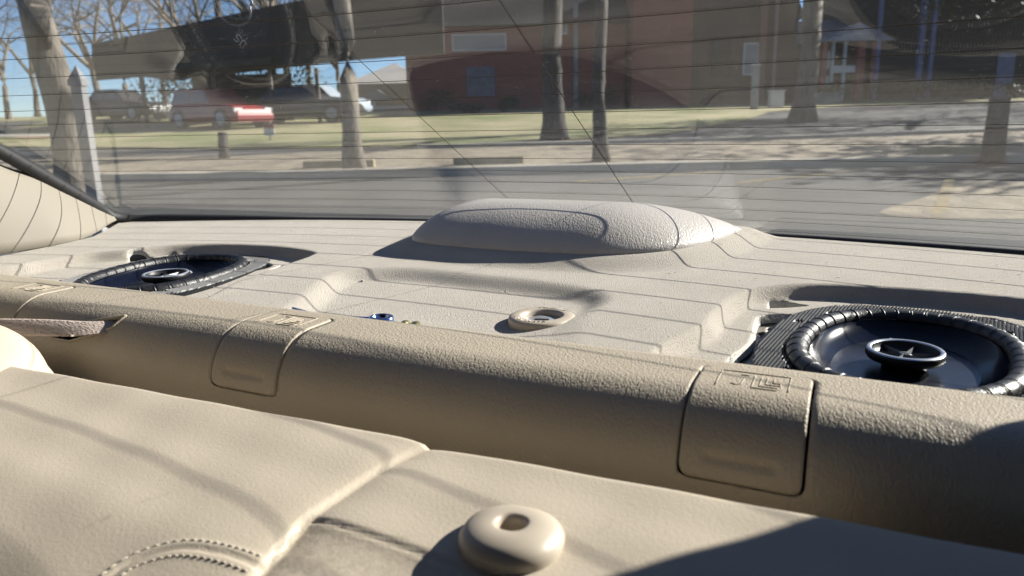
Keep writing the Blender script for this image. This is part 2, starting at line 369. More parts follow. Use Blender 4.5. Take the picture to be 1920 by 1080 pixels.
def oval(cx, cy, a, b, rot, n=2.35, k=72):
    out = []
    for i in range(k):
        t = 2*pi*i/k; c, s = cos(t), sin(t); g = (abs(c)**n+abs(s)**n)**(-1/n); x, y = a*c*g, b*s*g
        out.append((cx+x*cos(rot)-y*sin(rot), cy+x*sin(rot)+y*cos(rot)))
    return np.array(out)
SPK_R, SPK_L = (0.0335, 0.452, -radians(8)), (-0.561, 0.473, radians(10))
def shelf_z(P):
    x, y = P[:, 0], P[:, 1]
    z = -0.127+0.03*(y-0.40)
    z = z + 0.0095*(1-sstep(sdist(P, LAMP), -0.004, 0.030))
    z = z - 0.0098*(1-sstep(sdist(P, REC_R), -0.0065, 0.003)) - 0.0098*(1-sstep(sdist(P, REC_L), -0.0075, 0.003))
    dt = sdist(P, TRAY); z = z - 0.0075*(1-sstep(dt, -0.016, 0.008))*(1-0.65*sstep(x, -0.20, -0.15)*sstep(-y, -0.47, -0.43))
    z = z - 0.0045*sstep(-y, -0.43, -0.40)*0
    return z
def shelf_map(P): return np.stack([P[:, 0], P[:, 1], shelf_z(P)], 1)
def build_shelf():
    t = thing('parcel_shelf', 'beige felt parcel shelf below the rear window with two cut speaker openings', 'parcel shelf', (XC, 0.56, EYE-0.122))
    xs = np.linspace(-0.80, 0.255, 50)
    rear = [(x, gy(x, -0.119)-0.007) for x in xs]
    outline = np.array([(-0.772, 0.34), (0.218, 0.34), (0.222, 0.60)]+rear[::-1]+[(-0.842, 0.655), (-0.800, 0.60), (-0.772, 0.56), (-0.768, 0.50)])
    hr = smooth_poly([(-0.057, 0.412), (-0.050, 0.449), (-0.052, 0.497), (-0.046, 0.509), (-0.030, 0.516), (-0.015, 0.531), (-0.006, 0.526), (0.002, 0.528), (0.03, 0.535), (0.07, 0.541), (0.086, 0.543), (0.10, 0.528), (0.112, 0.51), (0.118, 0.46), (0.11, 0.40), (0.06, 0.375), (0.0, 0.372), (-0.045, 0.385)], 6)
    hl = smooth_poly([(-0.618, 0.41), (-0.626, 0.452), (-0.634, 0.483), (-0.650, 0.507), (-0.664, 0.517), (-0.655, 0.527), (-0.630, 0.530), (-0.600, 0.540), (-0.573, 0.546), (-0.55, 0.542), (-0.523, 0.543), (-0.500, 0.540), (-0.490, 0.525), (-0.497, 0.50), (-0.500, 0.46), (-0.52, 0.40), (-0.57, 0.378)], 6)
    s1 = rounded([(-0.0475, 0.524), (-0.0485, 0.540), (-0.038, 0.545), (-0.0225, 0.538), (-0.034, 0.530)], 0.0015)
    s2 = rounded([(-0.640, 0.5345), (-0.634, 0.5440), (-0.618, 0.5455), (-0.628, 0.5375)], 0.0018)
    s3 = rounded([(-0.482, 0.520), (-0.486, 0.540), (-0.477, 0.543), (-0.472, 0.520)], 0.0025)
    s4 = rounded([(-0.640, 0.385), (-0.648, 0.432), (-0.612, 0.413), (-0.606, 0.385)], 0.003)
    s5 = rounded([(-0.052, 0.384), (-0.052, 0.394), (-0.030, 0.394), (-0.026, 0.386)], 0.002)
    patch('felt_panel', (-0.845, 0.26), (0.34, 0.76), 0.0026, shelf_map, outline, [hr, hl, s1, s2, s3, s4, s5], MT['felt'], t,
          skirt=lambda p: (0.0022*np.sign((0.0335 if p[0] > -0.26 else -0.561)-p[0]), 0.0004, -0.0058), skirt_mat=MT['cut'], skirt_on='holes')
    # frayed fibres along the cut edges
    mb = MB()
    for poly, n in ((hr, 260), (hl, 200)):
        for i in range(n):
            k = random.randrange(len(poly)); a = random.random(); p = poly[k]*(1-a)+poly[(k+1) % len(poly)]*a
            z = shelf_z(np.array([p]))[0]; c = poly.mean(0); d = (c-p)/np.linalg.norm(c-p)
            L = random.uniform(0.001, 0.004); w_ = random.uniform(-0.003, 0.003)
            q = np.array([p[0], p[1], z-0.001]); mid = q+np.array([d[0]*L*0.6, d[1]*L*0.6, random.uniform(-0.002, 0.0015)]); e = q+np.array([d[0]*L+w_, d[1]*L-w_, random.uniform(-0.004, 0.001)])
            mb.tube([q, mid, e], 0.00009, 3)
    mb.make('fibre_fringe', MT['cut'], t, True, True)
    mb = MB(); rg = np.random.default_rng(9)
    for i in range(70):
        p = np.array([rg.uniform(-0.70, 0.12), rg.uniform(0.40, 0.70)])
        if sdist(p[None], LAMP)[0] < 0.004 or inside(p[None], hr)[0] or inside(p[None], hl)[0]: continue
        a = rg.uniform(0, pi); L = rg.uniform(0.0008, 0.003); z = float(shelf_z(p[None])[0])+0.0006
        mb.tube([(p[0], p[1], z), (p[0]+cos(a)*L, p[1]+sin(a)*L, z+0.0005), (p[0]+cos(a+0.5)*L*1.7, p[1]+sin(a+0.5)*L*1.7, z)], 0.00013, 3)
    tag(mb.make('lint', MT['cut'], t, False, True), kind='stuff')
    # sheet metal deck under the felt
    zb = -0.1425
    mb = MB(); mb.prism([(-0.76, 0.36), (0.20, 0.36), (0.20, 0.60), (-0.76, 0.60)], zb-0.004, zb)
    mb.make('steel_deck', MT['metal'], t, False, True)
    hb = oval(-0.0375, 0.4985, 0.0075, 0.0065, 0, 2, 24)
    br = rounded([(-0.062, 0.478), (-0.064, 0.54), (-0.020, 0.545), (-0.018, 0.512), (-0.045, 0.492)], 0.004)
    patch('primed_bracket', (-0.07, -0.01), (0.47, 0.55), 0.002, lambda P: np.stack([P[:, 0], P[:, 1], zb+0.0022+0*P[:, 0]], 1), br, [hb], MT['bare'], t, skirt=lambda p: (0, 0, -0.002))
    hb2 = oval(-0.648, 0.530, 0.006, 0.005, 0, 2, 24)
    br2 = rounded([(-0.69, 0.50), (-0.69, 0.56), (-0.615, 0.567), (-0.62, 0.545), (-0.64, 0.51)], 0.004)
    patch('primed_bracket', (-0.70, -0.60), (0.49, 0.57), 0.002, lambda P: np.stack([P[:, 0], P[:, 1], zb+0.0022+0*P[:, 0]], 1), br2, [hb2], MT['bare'], t, skirt=lambda p: (0, 0, -0.002))
build_shelf()

# ================================================================== high mounted brake light housing
def build_lamp():
    t = thing('brake_light', 'smooth domed beige brake light housing standing on the shelf against the window', 'brake light', (-0.24, 0.65, EYE-0.118))
    def fz(P):
        x, y = P[:, 0], P[:, 1]
        front = [q for q in LAMP if q[1] < 0.737]
        # distance to the front and side edges only
        k0 = int(np.argmin([abs(q[0]+0.378)+abs(q[1]-0.735) for q in LAMP])); L = np.roll(LAMP, -k0, axis=0)
        k1 = int(np.argmin([abs(q[0]+0.102)+abs(q[1]-0.737) for q in L])); edge = L[:k1+1]
        d, _ = nearest(P, edge, closed=False)
        hp = 0.030-0.004*sstep(x, -0.20, -0.11); f = np.clip(d/0.072, 0, 1); dome = 0.001+hp*(1-(1-f)**2.2)**0.82
        base = -0.127+0.03*(y-0.40)+0.0100
        z = base+dome
        lim = gz(x, y)-0.004
        k = 0.004; m_ = z-k*np.log(1+np.exp(np.clip(z-lim, -0.2, 0.2)/k))    # soft minimum with the glass clearance
        m_ = np.where(z-lim > 0.05, lim, m_)
        return np.maximum(m_, base-0.004)
    patch('housing', (-0.44, -0.095), (0.565, 0.75), 0.0017, lambda P: np.stack([P[:, 0], P[:, 1], fz(P)], 1), LAMP, [], MT['lamp'], t, skirt=lambda p: (0, 0, -0.004))
build_lamp()

# ================================================================== coaxial speakers
def build_speaker(spec, label):
    cx, cy, rot = spec
    t = thing('car_speaker', label, 'speaker', (cx, cy, EYE-0.1325), rot, 'oval coaxial speakers set in the parcel shelf')
    inn, out = oval(0, 0, 0.061, 0.084, 0), oval(0, 0, 0.0755, 0.1025, 0, 2.6)
    def loc(name, V, F, m, smooth=True, parent=t): return mesh(name, V, F, m, parent, smooth, world=False)
    holes = [oval(a*0.0685, b*0.088, 0.0028, 0.0022, 0, 2, 12) for a, b in ((-0.72, 0.72), (0.72, 0.72), (-0.72, -0.72), (0.72, -0.72), (-0.93, 0.38))]
    def fl(P):
        r = (np.mod(P[:, 0], 0.0021) < 0.00105)*0.0011
        d, _ = nearest(P, out); d2, _ = nearest(P, inn); r = r*((d > 0.0012) & (d2 > 0.0009))
        return np.stack([P[:, 0], P[:, 1], r], 1)
    f = patch('ridged_flange', (-0.077, 0.077), (-0.104, 0.104), (0.000525, 0.003), fl, out, [inn]+holes, MT['blk'], t, skirt=lambda p: (0, 0, -0.011), smooth=False)
    f.location = (0, 0, 0)
    # rolled rubber surround with pleats
    N = 1280; V = []; F = []; K = 11
    for i in range(N):
        a = 2*pi*i/N; n = 2.35; c, s = cos(a), sin(a); g = (abs(c)**n+abs(s)**n)**(-1/n)
        nx, ny = c/0.0545, s/0.0755; L = sqrt(nx*nx+ny*ny); nx, ny = nx/L, ny/L
        for k in range(K):
            b = pi*k/(K-1)
            ph = ((i/N*40) + 0.16*(k/(K-1))*1.0) % 1.0                         # slanted pleats
            cut = max(0, 1-abs(ph-0.5)/0.07); rr = 0.0062*(1+0.07*math.exp(-((ph-0.5)/0.035)**2)-0.09*math.exp(-((ph-0.60)/0.04)**2))
            V.append((0.0545*c*g+nx*rr*cos(b)*(0.92), 0.0755*s*g+ny*rr*cos(b)*0.92, -0.0005+rr*sin(b)*0.85))
    for i in range(N):
        j = (i+1) % N
        for k in range(K-1): F.append((i*K+k, j*K+k, j*K+k+1, i*K+k+1))
    loc('rubber_surround', V, F, MT['surr'])
    V = []; F = []; prof = [(1.0, -0.001), (0.97, -0.0035), (0.85, -0.0075), (0.65, -0.0115), (0.45, -0.0148), (0.25, -0.0172), (0.12, -0.018)]
    for q, z in prof:
        for i in range(96):
            a = 2*pi*i/96; n = 2+0.35*q; c, s = cos(a), sin(a); g = (abs(c)**n+abs(s)**n)**(-1/n)
            e = max(0, (q-0.12)/0.88); ax = 0.0125*(1-e)+0.0480*e; by = 0.0125*(1-e)+0.071*e
            V.append((ax*c*g, by*s*g, z))
    for i in range(len(prof)-1):
        for k in range(96): F.append((i*96+k, i*96+(k+1) % 96, (i+1)*96+(k+1) % 96, (i+1)*96+k))
    F.append(tuple((len(prof)-1)*96+k for k in range(96)))
    loc('cone', V, F, MT['cone'])
    mb = MB().lathe([(0.0120, -0.019), (0.0112, -0.006), (0.0150, -0.0055), (0.0192, -0.0045), (0.0203, -0.0028), (0.0203, -0.0005), (0.0198, 0.0004)], 56)
    tw = loc('tweeter', mb.V, mb.F, MT['blk'])
    mb = MB().lathe([(0.0198, 0.0004), (0.0193, 0.0010), (0.0178, 0.0011), (0.0172, 0.0005)], 56); loc('trim_ring', mb.V, mb.F, MT['silver'], True, tw)
    mb = MB().lathe([(0.0172, 0.0005), (0.0165, -0.0022), (0.0140, -0.0042), (0.0085, -0.0048), (0.0, -0.005)], 56); loc('bowl', mb.V, mb.F, MT['blk'], True, tw)
    mb = MB()
    for k in range(6):
        a = 2*pi*k/6+0.3; ca, sa = cos(a), sin(a); sx, sy = -sa, ca
        z0 = -0.0052
        V = [(0.002*ca+sx*0.0014, 0.002*sa+sy*0.0014, z0), (0.0165*ca, 0.0165*sa, -0.0012), (0.0148*ca, 0.0148*sa, -0.0048), (0.002*ca-sx*0.0014, 0.002*sa-sy*0.0014, z0), (0.0030*ca, 0.0030*sa, -0.0014)]
        mb.add(V, [(0, 2, 1, 4), (3, 4, 1, 2), (0, 4, 3)])
    mb.lathe([(0.0042, -0.0052), (0.0040, -0.0028), (0.0028, -0.0015), (0.0, -0.0010)], 20)
    loc('star_vanes', mb.V, mb.F, MT['vane'], False, tw)
    # printed size mark on the far side of the cone
    mb = MB()
    segs = {'2': [((0, 2), (1, 2)), ((1, 2), (1, 1)), ((1, 1), (0, 1)), ((0, 1), (0, 0)), ((0, 0), (1, 0))], '0': [((0, 0), (0, 2)), ((0, 2), (1, 2)), ((1, 2), (1, 0)), ((1, 0), (0, 0))]}
    for ci, ch in enumerate('20'):
        for (a0, b0), (a1, b1) in segs[ch]:
            u0, v0, u1, v1 = (ci*1.7+min(a0, a1))*0.0042, min(b0, b1)*0.0036, (ci*1.7+max(a0, a1))*0.0042, max(b0, b1)*0.0036
            hw = 0.0007; c, s = cos(0.9), sin(0.9)
            q = [(u0-hw, v0-hw), (u1+hw, v0-hw), (u1+hw, v1+hw), (u0-hw, v1+hw)]
            Q = [(-0.013+x*c-y*s, 0.034+x*s+y*c) for x, y in q]
            mb.add([(x, y, -0.0095+0.00012*ci+0.17*(y-0.036)) for x, y in Q], [(0, 1, 2, 3)])
    loc('printed_size_mark', mb.V, mb.F, MT['white'], False)
    mb = MB(); mb.tube([(0.013, -0.012, -0.0165), (0.016, -0.016, -0.0120), (0.020, -0.019, -0.0135), (0.024, -0.021, -0.0125)], 0.0007, 6)
    loc('lead_wire', mb.V, mb.F, MT['orange'])
    return t
build_speaker(SPK_R, 'oval black speaker with silver tweeter ring at the right end of the shelf')
build_speaker(SPK_L, 'oval black speaker half sunk in the shelf below the left pillar')

# ================================================================== lock bezel in the shelf tray
def build_lock():
    x, y = -0.1795, 0.438; z = float(shelf_z(np.array([[x, y]]))[0])
    t = thing('lock_bezel', 'round beige lock ring with raised lettering in the shelf tray', 'lock', (x, y, EYE+z), 0.25)
    mb = MB().lathe([(0.0220, -0.003), (0.0221, 0.0018), (0.0215, 0.0032), (0.0202, 0.0040), (0.0152, 0.0043), (0.0140, 0.0040), (0.0131, 0.0026), (0.0120, -0.002), (0.0118, -0.008)], 72)
    r = mb.make('ring', MT['plastic'], t, True)
    mb = MB()
    for k, a0 in enumerate(list(np.linspace(3.55, 4.9, 9))+list(np.linspace(0.75, 1.75, 8))):
        for q in range(3):
            a = a0+random.uniform(-0.03, 0.03); r0 = 0.0172+random.uniform(-0.0012, 0.0012); da = random.uniform(0.01, 0.05); dr = random.uniform(0.0002, 0.0018)
            mb.tube([(r0*cos(a), r0*sin(a), 0.0043), ((r0+dr)*cos(a+da), (r0+dr)*sin(a+da), 0.0042)], 0.00032, 4)
    mb.make('raised_inscription', MT['plastic'], r)
    mb = MB().lathe([(0.0112, -0.009), (0.0112, -0.0002), (0.0104, 0.0008), (0.0, 0.0008)], 40)
    c = mb.make('key_cylinder', MT['silver'], t, True)
    mb = MB().prism(rounded([(-0.0048, -0.0012), (0.0048, -0.0012), (0.0048, 0.0012), (-0.0048, 0.0012)], 0.0006), 0.0007, 0.0013)
    mb.make('key_slot', MT['void'], c)
build_lock()

# ================================================================== rear ledge trim behind the seat
_prof = [(0.378, -0.150), (0.379, -0.130), (0.377, -0.1255), (0.372, -0.1240), (0.36, -0.1236), (0.335, -0.1232)]
for k in range(1, 13):
    a = pi/2*k/12; _prof.append((0.335-0.032*sin(a), -0.1232-0.034*(1-cos(a))))
_prof += [(0.3025, -0.170), (0.3025, -0.21)]
_prof = np.array(_prof); _pl = np.concatenate([[0], np.cumsum(np.linalg.norm(np.diff(_prof, axis=0), axis=1))])
_ts = np.linspace(0, _pl[-1], 400); _py = np.interp(_ts, _pl, _prof[:, 0]); _pz = np.interp(_ts, _pl, _prof[:, 1])
_k = np.ones(15)/15
_py = np.convolve(np.pad(_py, 7, 'edge'), _k, 'valid'); _pz = np.convolve(np.pad(_pz, 7, 'edge'), _k, 'valid')
_dy = np.gradient(_py, _ts); _dz = np.gradient(_pz, _ts); _dl = np.sqrt(_dy**2+_dz**2); _ny, _nz = -_dz/_dl, _dy/_dl
_ny, _nz = -_ny, -_nz
def lsk(x): return -0.036*(x+0.06)
def ledge_map(off=0.0):
    def f(P):
        t = P[:, 1]; y = np.interp(t, _ts, _py); z = np.interp(t, _ts, _pz); ny = np.interp(t, _ts, _ny); nz = np.interp(t, _ts, _nz)
        return np.stack([P[:, 0], y+ny*off+lsk(P[:, 0]), z+nz*off], 1)
    return f
def ledge_uv(u, v):                           # sight line -> (x, t) on the ledge surface
    d = ray(u, v); s = (_py-0.036*0.06)/(d[1]+0.036*d[0]); z = s*d[2]; diff = z-_pz
    best = None
    for i in range(40, len(_ts)-1):
        if diff[i]*diff[i+1] <= 0:
            best = i; break
    if best is None: best = int(np.argmin(abs(diff)))
    return np.array([d[0]*s[best], _ts[best]])
T_TOP = float(np.interp(-0.360, -_py[60:300], _ts[60:300]))
T_PIC0 = T_TOP+0.004
def build_ledge():
    t = thing('ledge_trim', 'grained beige trim ledge running between the parcel shelf and the rear seat', 'trim ledge', (XC, 0.335, EYE-0.2))
    tb = ledge_uv(1350, 900)[1]
    covers = []
    for xa in (-0.600, -0.3445, -0.0605):
        xb = xa+0.0505
        covers.append((xa, xb))
    holes = []
    for xa, xb in covers:
        g = 0.0013
        holes.append(rounded([(xa-g, T_TOP-g), (xb+g, T_TOP-g), (xb+g, tb+g), (xa-g, tb+g)], 0.0055))
    slot = np.array([ledge_uv(*p) for p in [(96, 627), (124, 629), (160, 617), (189, 597), (180, 612), (166, 624), (128, 634), (108, 633)]])
    slot = np.array([(-0.492, slot[0][1]), (-0.47, slot[0][1]-0.004), (-0.452, slot[3][1]+0.006), (-0.428, slot[3][1]-0.002), (-0.432, slot[3][1]+0.009), (-0.444, slot[5][1]+0.003), (-0.468, slot[6][1]+0.005), (-0.486, slot[7][1]+0.004)])
    slot = rounded(slot+np.array([-0.013, -0.003]), 0.0015)
    outline = np.array([(-0.80, 0.0), (0.26, 0.0), (0.26, _ts[-1]), (-0.80, _ts[-1])])
    patch('grained_panel', (-0.80, 0.26), (0, _ts[-1]), (0.0022, 0.0012), ledge_map(), outline, holes+[slot], MT['ledge'], t, skirt=lambda p: (0, 0.003, -0.004), skirt_on='holes')
    mb = MB(); mb.box(-0.520, -0.428, 0.352, 0.356, -0.165, -0.130); mb.make('belt_opening_back', MT['void'], t, False, True)  # black plate puts the shade inside the belt slot into colour
    sc = slot.mean(0); sl = np.array([sc+(p-sc)*1.02 for p in slot])
    mb = MB(); mb.tube(ledge_map(0.0003)(sl), 0.0010, 6, closed=True); mb.make('belt_opening_rim', MT['ledge'], t, True, True)
    for i, (xa, xb) in enumerate(covers):
        ol = rounded([(xa, T_TOP), (xb, T_TOP), (xb, tb), (xa, tb)], 0.005)
        dent_t = tb-0.0085
        def cm(P, xa=xa, xb=xb):
            X = ledge_map(0.0006)(P)
            k = np.exp(-((P[:, 1]-dent_t)/0.0022)**2)*sstep(P[:, 0], xa+0.008, xa+0.012)*sstep(-P[:, 0], -(xb-0.008), -(xb-0.012))
            X[:, 1] += k*0.0016
            return X
        c = patch('anchor_cover', (xa, xb), (T_TOP, tb), (0.0012, 0.0009), cm, ol, [], MT['cover'], t, skirt=lambda p: (0, 0.003, -0.003))
        mb = MB(); F_ = ledge_map(0.0007)
        def st(pts, r=0.00035): 
            n = []
            for a, b in zip(pts[:-1], pts[1:]):
                for k in range(5): n.append((a[0]+(b[0]-a[0])*k/5, a[1]+(b[1]-a[1])*k/5))
            n.append(pts[-1]); mb.tube(F_(np.array(n)), r, 5)
        x0, x1, ta, tz = xa+0.0095, xb-0.0095, T_TOP+0.0035, T_TOP+0.026
        st([(x0, tz), (x0, ta), (x1, ta), (x1, tz-0.002)])
        w_, h_ = x1-x0, tz-ta
        def q(a, b): return (x0+w_*a, ta+h_*b)
        st([q(0.20, 0.80), q(0.27, 0.86), q(0.34, 0.80), q(0.36, 0.45)]); st([q(0.30, 0.2), q(0.42, 0.2)])
        st([q(0.50, 0.15), q(0.50, 0.92), q(0.84, 0.92), q(0.90, 0.80), q(0.90, 0.70)]); st([q(0.60, 0.20), q(0.60, 0.78), q(0.86, 0.78)])
        st([q(0.68, 0.2), q(0.68, 0.64), q(0.88, 0.64), q(0.88, 0.50), q(0.78, 0.50), q(0.78, 0.24)])
        mb.make('raised_pictogram', MT['cover'], c, True, True)
build_ledge()

# ================================================================== seat belt
def build_belt():
    t = thing('seat_belt', 'folded beige seat belt webbing threaded through the slot in the ledge', 'seat belt', (-0.47, 0.30, EYE-0.135))
    ctr = smooth_poly([(-0.62, 0.283, -0.1385), (-0.575, 0.288, -0.1325), (-0.53, 0.294, -0.1285), (-0.490, 0.302, -0.1275), (-0.462, 0.311, -0.1285), (-0.448, 0.326, -0.130)], 8, False)
    V = []; F = []; n = len(ctr); W = 9; ctr = [np.array([c[0], c[1]+0.012+0.004*(c[0] > -0.44), c[2]-0.001]) for c in ctr]
    for i, c in enumerate(ctr):
        a = i/(n-1); wv = np.array([0.001, -0.008, -0.0135])*(1-a)+np.array([0.004, -0.011, -0.0045])*a
        for k in range(W):
            b = k/(W-1); p = np.array(c)+wv*b; p[2] += 0.0012*sin(b*pi); V.append(p)
    m0 = len(V); V += [v+np.array([0, 0.0009, 0.0008]) for v in V]
    for i in range(n-1):
        for k in range(W-1):
            q = (i*W+k, i*W+k+1, (i+1)*W+k+1, (i+1)*W+k); F.append(q); F.append(tuple(m0+x for x in q[::-1]))
        F.append((i*W, (i+1)*W, m0+(i+1)*W, m0+i*W)); F.append(((i+1)*W+W-1, i*W+W-1, m0+i*W+W-1, m0+(i+1)*W+W-1))
    mesh('webbing', V, F, MT['strap'], t)
build_belt()

# ================================================================== rear seat
SEAM = smooth_poly([onz(*p, -0.168)[:2] for p in [(300, 1180), (430, 1080), (500, 1024), (570, 965), (640, 925), (715, 888), (790, 858), (838, 846)]]+[(-0.165, 0.34)], 6, False)
SEAM2 = smooth_poly([onz(*p, -0.170)[:2] for p in [(560, 962), (600, 972), (700, 1005), (790, 1035), (862, 1062), (960, 1095)]]+[(-0.06, 0.19), (0.02, 0.17), (0.2, 0.16)], 6, False)
ARC = smooth_poly([onz(*p, -0.166)[:2] for p in [(60, 1130), (130, 1072), (215, 1024), (270, 1008), (335, 1002), (400, 1010), (478, 1028)]], 8, False)
KS = 0.88                                    # seat measured at a nominal depth, then set this much nearer
def seat_z(P): return KS*seat_z0(np.asarray(P)/KS)
def seat_z0(P):
    x, y = P[:, 0], P[:, 1]
    z = -0.161-0.12*(0.305-y)
    z = z - 0.030*np.clip((y-0.299)/0.010, 0, 1)**2
    left = inside(P, np.concatenate([SEAM, [(-0.9, 0.34), (-0.9, 0.05)]]))
    d, _ = nearest(P, SEAM, closed=False)
    sd = np.where(left, d, -d)
    z = z - 0.0022 + 0.0030*sstep(sd, -0.0018, 0.0016) + np.where(left, 0.0018*(1-np.exp(-np.maximum(d-0.002, 0)/0.007)), 0.0024*(1-np.exp(-np.maximum(d-0.002, 0)/0.008)))
    low = inside(P, np.concatenate([SEAM2, [(0.2, 0.0), (-0.3, 0.0), SEAM2[0]]])) & ~left
    d2, _ = nearest(P, SEAM2, closed=False)
    z = z - np.where(~left, np.exp(-(d2/0.0011)**2)*0.0014 + low*0.0018*(1-np.exp(-d2/0.003)), 0)
    d3, _ = nearest(P, ARC, closed=False)
    z = z - np.where(left, np.exp(-(d3/0.0009)**2)*0.0008 - np.exp(-((d3-0.0030)/0.0020)**2)*0.0004, 0)
    z = z - 0.020*np.clip((0.22-y)/0.10, 0, 1)**2*left
    # shallow dimple round the headrest guide
    r = np.sqrt((x+0.1165)**2+(y-0.253)**2); z = z + 0.0025*np.exp(-((r-0.027)/0.012)**2)*(x > -0.1165)*0
    # gentle puckers
    z = z + 0.0004*np.sin(x*55+y*90)*np.sin(y*70-x*40)
    return z
def build_seat():
    t = thing('rear_seat', 'beige leather rear seat back with stitched panels and round headrest guide', 'car seat', (-0.25, 0.23, EYE-0.17))
    ol = KS*np.array([(-0.66, 0.13), (0.20, 0.13), (0.20, 0.308), (-0.66, 0.308)])
    back = patch('leather_back', (-0.66*KS, 0.20*KS), (0.13*KS, 0.308*KS), 0.0013, lambda P: np.stack([P[:, 0], P[:, 1], seat_z(P)], 1), ol, [], MT['seat'], t, skirt=lambda p: (0, 0, -0.12))
    co = np.empty(len(back.data.vertices)*3); back.data.vertices.foreach_get('co', co); Q = co.reshape(-1, 3)[:, :2]/KS
    lf = inside(Q, np.concatenate([SEAM, [(-0.9, 0.34), (-0.9, 0.05)]])); lo = inside(Q, np.concatenate([SEAM2, [(0.2, 0.0), (-0.3, 0.0), SEAM2[0]]])) & ~lf
    dd, _ = nearest(Q, SEAM, closed=False)
    scuff = np.zeros(len(Q))
    for (a, b, st) in (((160, 968), (212, 952), 0.9), ((262, 936), (318, 921), 0.5), ((770, 872), (800, 874), 0.7), ((735, 1000), (760, 1004), 0.6), ((1120, 1010), (1150, 990), 0.3), ((40, 830), (90, 822), 0.3)):
        A = np.array([onz(*a, -0.168)[:2], onz(*b, -0.168)[:2]]); g, _ = nearest(Q, A, closed=False); scuff += st*np.exp(-(g/0.0011)**2)
    at = back.data.attributes.new('wear', 'FLOAT', 'POINT'); at.data.foreach_set('value', (np.clip(lo*(0.30+0.70*np.exp(-dd/0.02))+scuff, 0, 1)).astype(np.float32))
    # contrast stitching, two rows along the arc
    mb = MB()
    A = ARC*KS; seg = np.linalg.norm(np.diff(A, axis=0), axis=1); cl = np.concatenate([[0], np.cumsum(seg)])
    def pt(s): return np.array([np.interp(s, cl, A[:, 0]), np.interp(s, cl, A[:, 1])])
    for off in (-0.0037, 0.0037):
        s = 0.001
        while s < cl[-1]-0.003:
            P = []
            for k in range(4):
                a = pt(s+0.0023*k/3); b = pt(s+0.0023*k/3+0.0005); tn = (b-a)/np.linalg.norm(b-a); nrm = np.array([-tn[1], tn[0]])
                q = a+nrm*off; P.append((q[0], q[1], float(seat_z(np.array([q]))[0])+0.0003-0.0006*((k-1.5)/1.5)**2))
            mb.tube(P, 0.00030, 5); s += 0.0031
    mb.make('stitching', MT['thread'], t, True, True)
    # headrest guide
    hx, hy = -0.1015, 0.2165; hz = float(seat_z(np.array([[hx, hy]]))[0])
    mb = MB().lathe([(0.0184, -0.004), (0.0188, 0.0010), (0.0186, 0.0026), (0.0173, 0.0047), (0.0146, 0.0063), (0.0108, 0.0073), (0.0072, 0.0076), (0.0060, 0.0074), (0.0052, 0.0064), (0.0048, 0.003), (0.0047, -0.012), (0.0, -0.012)], 64, (hx, hy, hz), 1.0, 0.94, 2.2)
    g = mb.make('headrest_guide', MT['plastic'], t, True, True)
    # rounded side bolster at the left
    mb = MB(); V = []; F = []; nu, nv = 48, 28
    for i in range(nv):
        p = -pi/2+pi*i/(nv-1)
        for k in range(nu):
            a = 2*pi*k/nu; e = lambda c, n: math.copysign(abs(c)**n, c)
            x = -0.534+0.088*e(cos(p), 0.7)*e(cos(a), 0.7); y = 0.262+0.040*e(cos(p), 0.7)*e(sin(a), 0.7); z = -0.160+0.042*e(sin(p), 0.85)
            x += 0.05*max(0, (-0.15-z)/0.04)*(cos(a) > 0)*cos(a)*cos(p)
            V.append((x, y, z))
    for i in range(nv-1):
        for k in range(nu): F.append((i*nu+k, i*nu+(k+1) % nu, (i+1)*nu+(k+1) % nu, (i+1)*nu+k))
    mesh('side_bolster', V, F, MT['seat'], t)
build_seat()

